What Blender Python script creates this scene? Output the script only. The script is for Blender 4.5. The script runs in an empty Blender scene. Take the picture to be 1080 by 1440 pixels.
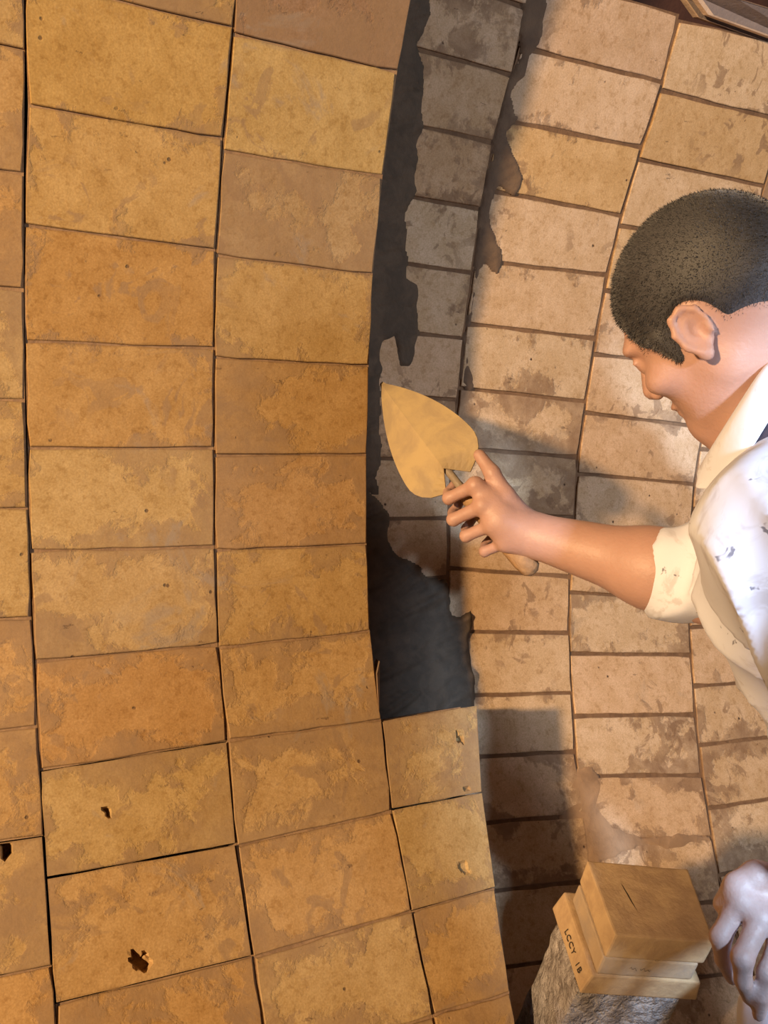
import bpy, bmesh, math, random
import numpy as np
from mathutils import Vector, Matrix, noise as mnoise

# ---------------------------------------------------------------- camera, world, lights, exposure
# World frame: the kiln's axis is the X axis (y = z = 0); +Y points at the wall being lined, Z is up.
S = bpy.context.scene
COL = S.collection
YAW, PITCH, FPX = math.radians(25.0), math.radians(26.0), 1150.0
cam_d = bpy.data.cameras.new('camera')
cam_d.sensor_fit = 'VERTICAL'; cam_d.sensor_height = 24.0
cam_d.lens = 24.0 * FPX / 1440.0
cam_d.clip_start = 0.02
cam = bpy.data.objects.new('camera', cam_d); COL.objects.link(cam)
_D = Vector((0, math.cos(PITCH), -math.sin(PITCH))); _X = Vector((1, 0, 0))
_fwd = _X * math.sin(YAW) + _D * math.cos(YAW)
_right = _X * math.cos(YAW) - _D * math.sin(YAW)
_up = _right.cross(_fwd)
_m = Matrix((_right, _up, -_fwd)).transposed().to_4x4()
_m.translation = Vector((0.0000, 0.1806, -0.1771))
cam.matrix_world = _m
S.camera = cam

wd = bpy.data.worlds.new('world'); S.world = wd; wd.use_nodes = True
wd.node_tree.nodes['Background'].inputs[0].default_value = (0.55, 0.62, 0.8, 1)
wd.node_tree.nodes['Background'].inputs[1].default_value = 0.05

def area_light(name, loc, target, size, power, color):
    l = bpy.data.lights.new(name, 'AREA'); l.shape = 'DISK'; l.size = size; l.energy = power; l.color = color
    o = bpy.data.objects.new(name, l); COL.objects.link(o); o.location = loc
    d = Vector(target) - Vector(loc)
    o.rotation_euler = d.to_track_quat('-Z', 'Y').to_euler()
    return o
# cool light from the open mouth of the kiln, up to the right behind the photographer
area_light('cool_mouth_light', (1.45, -0.10, 0.45), (0.8, 0.6, -0.45), 0.40, 14, (0.88, 0.92, 1.0))
def spot_light(name, loc, target, half, blend, power, size, color):
    l = bpy.data.lights.new(name, 'SPOT'); l.spot_size = 2 * half; l.spot_blend = blend; l.energy = power; l.shadow_soft_size = size; l.color = color
    o = bpy.data.objects.new(name, l); COL.objects.link(o); o.location = loc
    o.rotation_euler = (Vector(target) - Vector(loc)).to_track_quat('-Z', 'Y').to_euler()
    return o
# warm halogen floodlight further down the kiln, to the left of the photographer, its beam turned on the wall
_wl = Vector((-3.1, -0.45, 0.75)); _ya, _pi = math.radians(37), math.radians(-21)
spot_light('warm_work_lamp', _wl, _wl + Vector((math.cos(_ya) * math.cos(_pi), math.sin(_ya) * math.cos(_pi), math.sin(_pi))), math.radians(20.0), 0.04, 1180, 0.11, (1.0, 0.66, 0.34))
# cool spot added above the photographer's right shoulder to whiten the worker's shirt
spot_light('cool_worker_fill', (0.40, -0.08, 0.10), (0.97, 0.52, -0.52), math.radians(30), 0.65, 155, 0.05, (0.54, 0.74, 1.0))

S.view_settings.view_transform = 'Standard'
S.view_settings.look = 'None'
S.view_settings.exposure = 0.0
S.view_settings.gamma = 1.0
S.view_settings.use_curve_mapping = False

R1, R2 = 1.33, 1.48          # inner face of the finished lining, inner face of the backing course
TH1, TH2, RSH = 0.148, 0.10, 1.60
rnd = random.Random(7)

# ---------------------------------------------------------------- helpers
def mat(name):
    m = bpy.data.materials.new(name); m.use_nodes = True
    nt = m.node_tree
    return m, nt, nt.nodes['Principled BSDF']
class NT:
    """small node-building helper"""
    def __init__(s, nt): s.t = nt
    def n(s, typ, **kw):
        x = s.t.nodes.new(typ)
        for k, v in kw.items(): setattr(x, k, v)
        return x
    def put(s, sock, v):
        if isinstance(v, bpy.types.NodeSocket): s.t.links.new(v, sock)
        else: sock.default_value = v
    def math(s, op, a, b=None, c=None, clamp=False):
        x = s.n('ShaderNodeMath', operation=op, use_clamp=clamp)
        s.put(x.inputs[0], a)
        if b is not None: s.put(x.inputs[1], b)
        if c is not None: s.put(x.inputs[2], c)
        return x.outputs[0]
    def noise(s, vec, scale, detail=3.0, rough=0.55, dist=0.0):
        x = s.n('ShaderNodeTexNoise')
        if vec is not None: s.put(x.inputs['Vector'], vec)
        x.inputs['Scale'].default_value = scale; x.inputs['Detail'].default_value = detail
        x.inputs['Roughness'].default_value = rough; x.inputs['Distortion'].default_value = dist
        return x.outputs['Fac']
    def step(s, v, lo, hi):
        x = s.n('ShaderNodeMapRange', interpolation_type='SMOOTHSTEP')
        s.put(x.inputs['Value'], v); s.put(x.inputs['From Min'], lo); s.put(x.inputs['From Max'], hi)
        return x.outputs['Result']
    def mix(s, f, a, b, mode='MIX'):
        x = s.n('ShaderNodeMix', data_type='RGBA', blend_type=mode)
        s.put(x.inputs[0], f); s.put(x.inputs[6], a); s.put(x.inputs[7], b)
        return x.outputs[2]
    def bump(s, h, strength, dist):
        x = s.n('ShaderNodeBump'); x.inputs['Strength'].default_value = strength; x.inputs['Distance'].default_value = dist
        s.put(x.inputs['Height'], h)
        return x.outputs[0]
    def pos(s):
        return s.n('ShaderNodeNewGeometry').outputs['Position']
    def objpos(s):
        return s.n('ShaderNodeTexCoord').outputs['Object']

def brick_material(name, smear, smear2, cover, pits, w, h, dark_rim, stain):
    """cream firebrick: tint from the object's colour; dried mortar smeared in from the joints and wiped across the face"""
    m, nt, b = mat(name); N = NT(nt)
    P = N.pos()
    uvn = N.n('ShaderNodeUVMap', uv_map='face'); sp = N.n('ShaderNodeSeparateXYZ'); nt.links.new(uvn.outputs[0], sp.inputs[0])
    oi = N.n('ShaderNodeObjectInfo')
    eu = N.math('MULTIPLY', N.math('SUBTRACT', 0.5, N.math('ABSOLUTE', N.math('SUBTRACT', sp.outputs[0], 0.5))), w)
    ev = N.math('MULTIPLY', N.math('SUBTRACT', 0.5, N.math('ABSOLUTE', N.math('SUBTRACT', sp.outputs[1], 0.5))), h)
    e = N.math('MINIMUM', eu, ev)
    n1 = N.noise(P, 11, 5, 0.6, 0.6); n2 = N.noise(P, 34, 7, 0.68, 0.3); n3 = N.noise(P, 4.5, 2, 0.5)
    big = N.math('ADD', N.math('MULTIPLY', N.math('SUBTRACT', n1, 0.5), 0.16), N.math('MULTIPLY', N.math('SUBTRACT', n2, 0.5), 0.10))
    big = N.math('ADD', big, N.math('MULTIPLY', N.math('SUBTRACT', n3, 0.5), 0.10))
    big = N.math('ADD', big, N.math('MULTIPLY', N.math('SUBTRACT', oi.outputs['Alpha'], 0.5), 0.08))
    sm = N.step(N.math('SUBTRACT', N.math('ADD', big, cover), N.math('MULTIPLY', e, 0.62)), -0.008, 0.008)
    # patchy second wipe, thinner, anywhere on the face
    q = N.noise(P, 17, 4, 0.6, 1.2)
    sm2 = N.math('MULTIPLY', N.step(q, 0.57, 0.62), N.step(n3, 0.44, 0.56))
    mott = N.noise(P, 26, 4, 0.6)
    base = N.mix(N.step(mott, 0.3, 0.75), N.mix(1.0, oi.outputs['Color'], (0.90, 0.86, 0.78, 1), 'MULTIPLY'), N.mix(1.0, oi.outputs['Color'], (1.07, 1.08, 1.10, 1), 'MULTIPLY'))
    spk = N.noise(P, 95, 4, 0.65)
    base = N.mix(N.step(spk, 0.52, 0.66), base, N.mix(1.0, base, (0.84, 0.80, 0.74, 1), 'MULTIPLY'))
    grain = N.noise(P, 420, 2, 0.5)
    base = N.mix(N.step(grain, 0.25, 0.8), N.mix(1.0, base, (0.80, 0.77, 0.72, 1), 'MULTIPLY'), base)
    sc = N.mix(N.noise(P, 55, 4, 0.6), smear, smear2)
    c = N.mix(N.math('MULTIPLY', sm2, 0.6), base, sc)
    c = N.mix(N.math('MULTIPLY', sm, N.math('ADD', 0.36, N.math('MULTIPLY', N.step(N.noise(P, 19, 4, 0.6, 0.5), 0.3, 0.7), 0.45))), c, sc)
    gs = N.math('MULTIPLY', N.step(N.noise(P, 7.5, 5, 0.65, 0.9), 0.60, 0.70), stain)
    c = N.mix(gs, c, (0.30, 0.25, 0.21, 1))
    rim = N.step(N.math('ADD', e, N.math('MULTIPLY', N.math('SUBTRACT', n2, 0.5), 0.012)), 0.0045, 0.0005)
    c = N.mix(N.math('MULTIPLY', rim, dark_rim), c, (0.12, 0.065, 0.035, 1))
    # small dark pits and scratches
    v = N.n('ShaderNodeTexVoronoi'); N.put(v.inputs['Vector'], P); v.inputs['Scale'].default_value = 42
    pm = N.math('MULTIPLY', N.step(v.outputs['Distance'], 0.13, 0.06), N.step(N.noise(P, 21, 2, 0.5), 0.60, 0.64))
    sn = N.n('ShaderNodeMapping'); N.put(sn.inputs['Vector'], P); sn.inputs['Scale'].default_value = (30, 90, 90); sn.inputs['Rotation'].default_value = (0.4, 0.5, 0.3)
    scr = N.math('MULTIPLY', N.step(N.noise(sn.outputs[0], 1.0, 4, 0.7), 0.66, 0.71), N.step(n1, 0.45, 0.6))
    pm = N.math('MAXIMUM', pm, N.math('MULTIPLY', scr, 0.6))
    c = N.mix(N.math('MULTIPLY', pm, pits), c, (0.10, 0.06, 0.04, 1))
    nt.links.new(c, b.inputs['Base Color'])
    b.inputs['Roughness'].default_value = 0.88
    b.inputs['Specular IOR Level'].default_value = 0.2
    hgt = N.math('ADD', N.math('MULTIPLY', sm, 0.5), N.math('MULTIPLY', N.noise(P, 120, 4, 0.6), 0.5))
    hgt = N.math('SUBTRACT', hgt, N.math('MULTIPLY', pm, 0.9))
    nt.links.new(N.bump(hgt, 0.55, 0.0022), b.inputs['Normal'])
    return m

def plain_material(name, c1, c2, scale, rough=0.85, bump=0.5, dist=0.004, spec=0.2, fine=160):
    m, nt, b = mat(name); N = NT(nt); P = N.pos()
    f = N.noise(P, scale, 5, 0.62, 0.4)
    c = N.mix(N.step(f, 0.34, 0.66), c1, c2)
    nt.links.new(c, b.inputs['Base Color']); b.inputs['Roughness'].default_value = rough
    b.inputs['Specular IOR Level'].default_value = spec
    hgt = N.math('ADD', f, N.math('MULTIPLY', N.noise(P, fine, 3, 0.6), 0.4))
    nt.links.new(N.bump(hgt, bump, dist), b.inputs['Normal'])
    return m

M_FRONT = brick_material('lining_firebrick', (0.30, 0.195, 0.11, 1), (0.24, 0.16, 0.10, 1), 0.004, 0.75, 0.23, 0.129, 0.30, 0.55)
M_BACK = brick_material('backing_brick', (0.25, 0.15, 0.09, 1), (0.20, 0.12, 0.075, 1), 0.000, 1.0, 0.28, 0.106, 0.6, 0.25)
M_JOINT1 = plain_material('lining_joint_mortar', (0.33, 0.21, 0.12, 1), (0.22, 0.135, 0.08, 1), 40)
M_JOINT2 = plain_material('backing_joint_mortar', (0.24, 0.145, 0.085, 1), (0.17, 0.10, 0.06, 1), 40)
M_WET = plain_material('wet_mortar', (0.125, 0.088, 0.060, 1), (0.085, 0.062, 0.044, 1), 30, 0.7, 0.6, 0.004, 0.25)
M_DRYING = plain_material('drying_mortar', (0.20, 0.135, 0.09, 1), (0.15, 0.10, 0.07, 1), 30, 0.8)
M_CRUST = plain_material('dry_mortar_crust', (0.40, 0.26, 0.16, 1), (0.31, 0.20, 0.125, 1), 25)
M_SHELL = plain_material('rusty_steel', (0.10, 0.045, 0.03, 1), (0.06, 0.028, 0.022, 1), 7, 0.7)
M_FLOOR = plain_material('dusty_floor', (0.30, 0.20, 0.13, 1), (0.20, 0.135, 0.09, 1), 9)

def tag(o, label=None, cat=None, kind=None, group=None):
    if label: o['label'] = label
    if cat: o['category'] = cat
    if kind: o['kind'] = kind
    if group: o['group'] = group
    return o
def new_obj(name, mesh, parent=None, material=None):
    o = bpy.data.objects.new(name, mesh); COL.objects.link(o)
    if parent is not None: o.parent = parent
    if material: mesh.materials.append(material)
    return o
def from_py(name, verts, faces, parent=None, material=None, smooth=False):
    me = bpy.data.meshes.new(name); me.from_pydata([tuple(v) for v in verts], [], faces); me.update()
    if smooth: me.polygons.foreach_set('use_smooth', [True] * len(me.polygons))
    return new_obj(name, me, parent, material)
def cyl(u, a, r): return Vector((u, r * math.cos(a), r * math.sin(a)))
def rad(d): return d * math.pi / 180

# ---------------------------------------------------------------- brickwork tables (u along the kiln in m, angle in degrees)
FRONT = {
 'F1': [((0.0217, 24.05), (0.2561, 24.25), (0.2561, 18.75), (0.0217, 18.55)), ((0.0217, 18.55), (0.2561, 18.75), (0.2561, 13.25), (0.0217, 13.05)), ((0.0217, 13.05), (0.2561, 13.25), (0.2561, 7.75), (0.0217, 7.55)), ((0.0217, 7.55), (0.2561, 7.75), (0.2561, 2.25), (0.0217, 2.05)), ((0.0217, 2.05), (0.2561, 2.25), (0.2561, -3.25), (0.0217, -3.45)), ((0.0217, -3.45), (0.2561, -3.25), (0.2543, -8.71), (0.0262, -8.90)), ((0.0262, -8.90), (0.2543, -8.71), (0.2534, -14.57), (0.0232, -14.63)), ((0.0232, -14.63), (0.2534, -14.57), (0.2556, -20.05), (0.0245, -20.51)), ((0.0245, -20.51), (0.2556, -20.05), (0.2569, -25.75), (0.0274, -26.08)), ((0.0274, -26.08), (0.2569, -25.75), (0.2564, -31.46), (0.0297, -31.50)), ((0.0297, -31.50), (0.2564, -31.46), (0.2568, -37.00), (0.0347, -37.22)), ((0.0347, -37.22), (0.2568, -37.00), (0.2614, -42.33), (0.0395, -42.69)), ((0.0395, -42.69), (0.2614, -42.33), (0.2623, -47.69), (0.0442, -47.73)), ((0.0442, -47.73), (0.2623, -47.69), (0.2689, -53.10), (0.0509, -53.17)), ((0.0509, -53.17), (0.2689, -53.10), (0.2722, -57.96), (0.0573, -58.08)), ((0.0573, -58.08), (0.2722, -57.96), (0.2722, -63.46), (0.0573, -63.58)), ((0.0573, -63.58), (0.2722, -63.46), (0.2722, -68.96), (0.0573, -69.08)), ((0.0573, -69.08), (0.2722, -68.96), (0.2722, -74.46), (0.0573, -74.58)), ((0.0573, -74.58), (0.2722, -74.46), (0.2722, -79.96), (0.0573, -80.08)), ((0.0573, -80.08), (0.2722, -79.96), (0.2722, -85.46), (0.0573, -85.58)), ((0.0573, -85.58), (0.2722, -85.46), (0.2722, -90.96), (0.0573, -91.08)), ((0.0573, -91.08), (0.2722, -90.96), (0.2722, -96.46), (0.0573, -96.58))],
 'F2': [((0.2504, 23.24), (0.4845, 23.82), (0.4845, 18.32), (0.2504, 17.74)), ((0.2504, 17.74), (0.4845, 18.32), (0.4845, 12.82), (0.2504, 12.24)), ((0.2504, 12.24), (0.4845, 12.82), (0.4845, 7.32), (0.2504, 6.74)), ((0.2504, 6.74), (0.4845, 7.32), (0.4845, 1.82), (0.2504, 1.24)), ((0.2504, 1.24), (0.4845, 1.82), (0.4815, -3.39), (0.2569, -3.57)), ((0.2569, -3.57), (0.4815, -3.39), (0.4806, -9.07), (0.2549, -9.33)), ((0.2549, -9.33), (0.4806, -9.07), (0.4800, -14.77), (0.2536, -14.87)), ((0.2536, -14.87), (0.4800, -14.77), (0.4820, -20.33), (0.2553, -20.57)), ((0.2553, -20.57), (0.4820, -20.33), (0.4809, -25.83), (0.2569, -26.16)), ((0.2569, -26.16), (0.4809, -25.83), (0.4793, -31.45), (0.2564, -31.66)), ((0.2564, -31.66), (0.4793, -31.45), (0.4762, -36.82), (0.2571, -37.20)), ((0.2571, -37.20), (0.4762, -36.82), (0.4803, -42.16), (0.2614, -42.33)), ((0.2614, -42.33), (0.4803, -42.16), (0.4779, -47.40), (0.2624, -47.80)), ((0.2624, -47.80), (0.4779, -47.40), (0.4820, -52.74), (0.2690, -53.20)), ((0.2690, -53.20), (0.4820, -52.74), (0.4823, -57.92), (0.2722, -57.96)), ((0.2722, -57.96), (0.4823, -57.92), (0.4823, -63.42), (0.2722, -63.46)), ((0.2722, -63.46), (0.4823, -63.42), (0.4823, -68.92), (0.2722, -68.96)), ((0.2722, -68.96), (0.4823, -68.92), (0.4823, -74.42), (0.2722, -74.46)), ((0.2722, -74.46), (0.4823, -74.42), (0.4823, -79.92), (0.2722, -79.96)), ((0.2722, -79.96), (0.4823, -79.92), (0.4823, -85.42), (0.2722, -85.46)), ((0.2722, -85.46), (0.4823, -85.42), (0.4823, -90.92), (0.2722, -90.96)), ((0.2722, -90.96), (0.4823, -90.92), (0.4823, -96.42), (0.2722, -96.46))],
 'F3': [((0.4803, -42.21), (0.6366, -41.94), (0.6210, -47.18), (0.4777, -47.28)), ((0.4777, -47.28), (0.6210, -47.18), (0.6114, -52.52), (0.4820, -52.74)), ((0.4820, -52.74), (0.6114, -52.52), (0.5958, -57.86), (0.4823, -57.85)), ((0.4823, -57.85), (0.5958, -57.86), (0.5773, -62.61), (0.4776, -62.56)), ((0.4776, -62.56), (0.5773, -62.61), (0.5773, -67.91), (0.4776, -67.86)), ((0.4776, -67.86), (0.5773, -67.91), (0.5773, -73.21), (0.4776, -73.16)), ((0.4776, -73.16), (0.5773, -73.21), (0.5773, -78.51), (0.4776, -78.46)), ((0.4776, -78.46), (0.5773, -78.51), (0.5773, -83.81), (0.4776, -83.76)), ((0.4776, -83.76), (0.5773, -83.81), (0.5773, -89.11), (0.4776, -89.06)), ((0.4776, -89.06), (0.5773, -89.11), (0.5773, -94.41), (0.4776, -94.36))],
 'F0': [((-0.2050, 26.06), (0.0201, 25.91), (0.0201, 20.41), (-0.2050, 20.56)), ((-0.2050, 20.56), (0.0201, 20.41), (0.0201, 14.91), (-0.2050, 15.06)), ((-0.2050, 15.06), (0.0201, 14.91), (0.0201, 9.41), (-0.2050, 9.56)), ((-0.2050, 9.56), (0.0201, 9.41), (0.0201, 3.91), (-0.2050, 4.06)), ((-0.2050, 4.06), (0.0201, 3.91), (0.0201, -1.59), (-0.2050, -1.44)), ((-0.2050, -1.44), (0.0201, -1.59), (0.0234, -6.46), (-0.2050, -6.31)), ((-0.2050, -6.31), (0.0234, -6.46), (0.0230, -12.18), (-0.2050, -12.03)), ((-0.2050, -12.03), (0.0230, -12.18), (0.0236, -17.93), (-0.2050, -17.78)), ((-0.2050, -17.78), (0.0236, -17.93), (0.0251, -23.62), (-0.2050, -23.47)), ((-0.2050, -23.47), (0.0251, -23.62), (0.0284, -29.26), (-0.2050, -29.11)), ((-0.2050, -29.11), (0.0284, -29.26), (0.0320, -34.99), (-0.2050, -34.84)), ((-0.2050, -34.84), (0.0320, -34.99), (0.0377, -40.52), (-0.2050, -40.37)), ((-0.2050, -40.37), (0.0377, -40.52), (0.0424, -45.77), (-0.2050, -45.62)), ((-0.2050, -45.62), (0.0424, -45.77), (0.0487, -51.54), (-0.2050, -51.39)), ((-0.2050, -51.39), (0.0487, -51.54), (0.0547, -55.95), (-0.2050, -55.80)), ((-0.2050, -55.80), (0.0547, -55.95), (0.0547, -61.45), (-0.2050, -61.30)), ((-0.2050, -61.30), (0.0547, -61.45), (0.0547, -66.95), (-0.2050, -66.80)), ((-0.2050, -66.80), (0.0547, -66.95), (0.0547, -72.45), (-0.2050, -72.30)), ((-0.2050, -72.30), (0.0547, -72.45), (0.0547, -77.95), (-0.2050, -77.80)), ((-0.2050, -77.80), (0.0547, -77.95), (0.0547, -83.45), (-0.2050, -83.30)), ((-0.2050, -83.30), (0.0547, -83.45), (0.0547, -88.95), (-0.2050, -88.80)), ((-0.2050, -88.80), (0.0547, -88.95), (0.0547, -94.45), (-0.2050, -94.30))],
 'Fa': [((-0.4360, 24.40), (-0.2050, 24.40), (-0.2050, 18.87), (-0.4348, 18.87)), ((-0.4348, 18.87), (-0.2050, 18.87), (-0.2050, 13.34), (-0.4355, 13.34)), ((-0.4355, 13.34), (-0.2050, 13.34), (-0.2050, 7.81), (-0.4346, 7.81)), ((-0.4346, 7.81), (-0.2050, 7.81), (-0.2050, 2.28), (-0.4345, 2.28)), ((-0.4345, 2.28), (-0.2050, 2.28), (-0.2050, -3.25), (-0.4367, -3.25)), ((-0.4367, -3.25), (-0.2050, -3.25), (-0.2050, -8.78), (-0.4369, -8.78)), ((-0.4369, -8.78), (-0.2050, -8.78), (-0.2050, -14.31), (-0.4337, -14.31)), ((-0.4337, -14.31), (-0.2050, -14.31), (-0.2050, -19.84), (-0.4360, -19.84)), ((-0.4360, -19.84), (-0.2050, -19.84), (-0.2050, -25.37), (-0.4361, -25.37)), ((-0.4361, -25.37), (-0.2050, -25.37), (-0.2050, -30.90), (-0.4330, -30.90)), ((-0.4330, -30.90), (-0.2050, -30.90), (-0.2050, -36.43), (-0.4351, -36.43)), ((-0.4351, -36.43), (-0.2050, -36.43), (-0.2050, -41.96), (-0.4337, -41.96)), ((-0.4337, -41.96), (-0.2050, -41.96), (-0.2050, -47.49), (-0.4351, -47.49)), ((-0.4351, -47.49), (-0.2050, -47.49), (-0.2050, -53.02), (-0.4344, -53.02)), ((-0.4344, -53.02), (-0.2050, -53.02), (-0.2050, -58.55), (-0.4364, -58.55)), ((-0.4364, -58.55), (-0.2050, -58.55), (-0.2050, -64.08), (-0.4345, -64.08)), ((-0.4345, -64.08), (-0.2050, -64.08), (-0.2050, -69.61), (-0.4335, -69.61)), ((-0.4335, -69.61), (-0.2050, -69.61), (-0.2050, -75.14), (-0.4349, -75.14)), ((-0.4349, -75.14), (-0.2050, -75.14), (-0.2050, -80.67), (-0.4340, -80.67)), ((-0.4340, -80.67), (-0.2050, -80.67), (-0.2050, -86.20), (-0.4343, -86.20)), ((-0.4343, -86.20), (-0.2050, -86.20), (-0.2050, -91.73), (-0.4367, -91.73))],
 'Fb': [((-0.6640, 22.30), (-0.4350, 22.30), (-0.4350, 16.77), (-0.6646, 16.77)), ((-0.6646, 16.77), (-0.4350, 16.77), (-0.4350, 11.24), (-0.6658, 11.24)), ((-0.6658, 11.24), (-0.4350, 11.24), (-0.4350, 5.71), (-0.6669, 5.71)), ((-0.6669, 5.71), (-0.4350, 5.71), (-0.4350, 0.18), (-0.6635, 0.18)), ((-0.6635, 0.18), (-0.4350, 0.18), (-0.4350, -5.35), (-0.6651, -5.35)), ((-0.6651, -5.35), (-0.4350, -5.35), (-0.4350, -10.88), (-0.6641, -10.88)), ((-0.6641, -10.88), (-0.4350, -10.88), (-0.4350, -16.41), (-0.6635, -16.41)), ((-0.6635, -16.41), (-0.4350, -16.41), (-0.4350, -21.94), (-0.6641, -21.94)), ((-0.6641, -21.94), (-0.4350, -21.94), (-0.4350, -27.47), (-0.6633, -27.47)), ((-0.6633, -27.47), (-0.4350, -27.47), (-0.4350, -33.00), (-0.6654, -33.00)), ((-0.6654, -33.00), (-0.4350, -33.00), (-0.4350, -38.53), (-0.6638, -38.53)), ((-0.6638, -38.53), (-0.4350, -38.53), (-0.4350, -44.06), (-0.6652, -44.06)), ((-0.6652, -44.06), (-0.4350, -44.06), (-0.4350, -49.59), (-0.6633, -49.59)), ((-0.6633, -49.59), (-0.4350, -49.59), (-0.4350, -55.12), (-0.6635, -55.12)), ((-0.6635, -55.12), (-0.4350, -55.12), (-0.4350, -60.65), (-0.6666, -60.65)), ((-0.6666, -60.65), (-0.4350, -60.65), (-0.4350, -66.18), (-0.6665, -66.18)), ((-0.6665, -66.18), (-0.4350, -66.18), (-0.4350, -71.71), (-0.6661, -71.71)), ((-0.6661, -71.71), (-0.4350, -71.71), (-0.4350, -77.24), (-0.6631, -77.24)), ((-0.6631, -77.24), (-0.4350, -77.24), (-0.4350, -82.77), (-0.6653, -82.77)), ((-0.6653, -82.77), (-0.4350, -82.77), (-0.4350, -88.30), (-0.6645, -88.30)), ((-0.6645, -88.30), (-0.4350, -88.30), (-0.4350, -93.83), (-0.6658, -93.83))],
 'Fc': [((-0.8950, 24.90), (-0.6650, 24.90), (-0.6650, 19.37), (-0.8955, 19.37)), ((-0.8955, 19.37), (-0.6650, 19.37), (-0.6650, 13.84), (-0.8956, 13.84)), ((-0.8956, 13.84), (-0.6650, 13.84), (-0.6650, 8.31), (-0.8947, 8.31)), ((-0.8947, 8.31), (-0.6650, 8.31), (-0.6650, 2.78), (-0.8947, 2.78)), ((-0.8947, 2.78), (-0.6650, 2.78), (-0.6650, -2.75), (-0.8934, -2.75)), ((-0.8934, -2.75), (-0.6650, -2.75), (-0.6650, -8.28), (-0.8943, -8.28)), ((-0.8943, -8.28), (-0.6650, -8.28), (-0.6650, -13.81), (-0.8933, -13.81)), ((-0.8933, -13.81), (-0.6650, -13.81), (-0.6650, -19.34), (-0.8936, -19.34)), ((-0.8936, -19.34), (-0.6650, -19.34), (-0.6650, -24.87), (-0.8930, -24.87)), ((-0.8930, -24.87), (-0.6650, -24.87), (-0.6650, -30.40), (-0.8943, -30.40)), ((-0.8943, -30.40), (-0.6650, -30.40), (-0.6650, -35.93), (-0.8963, -35.93)), ((-0.8963, -35.93), (-0.6650, -35.93), (-0.6650, -41.46), (-0.8936, -41.46)), ((-0.8936, -41.46), (-0.6650, -41.46), (-0.6650, -46.99), (-0.8931, -46.99)), ((-0.8931, -46.99), (-0.6650, -46.99), (-0.6650, -52.52), (-0.8934, -52.52)), ((-0.8934, -52.52), (-0.6650, -52.52), (-0.6650, -58.05), (-0.8947, -58.05)), ((-0.8947, -58.05), (-0.6650, -58.05), (-0.6650, -63.58), (-0.8941, -63.58)), ((-0.8941, -63.58), (-0.6650, -63.58), (-0.6650, -69.11), (-0.8962, -69.11)), ((-0.8962, -69.11), (-0.6650, -69.11), (-0.6650, -74.64), (-0.8937, -74.64)), ((-0.8937, -74.64), (-0.6650, -74.64), (-0.6650, -80.17), (-0.8947, -80.17)), ((-0.8947, -80.17), (-0.6650, -80.17), (-0.6650, -85.70), (-0.8959, -85.70)), ((-0.8959, -85.70), (-0.6650, -85.70), (-0.6650, -91.23), (-0.8967, -91.23))],
}
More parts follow.
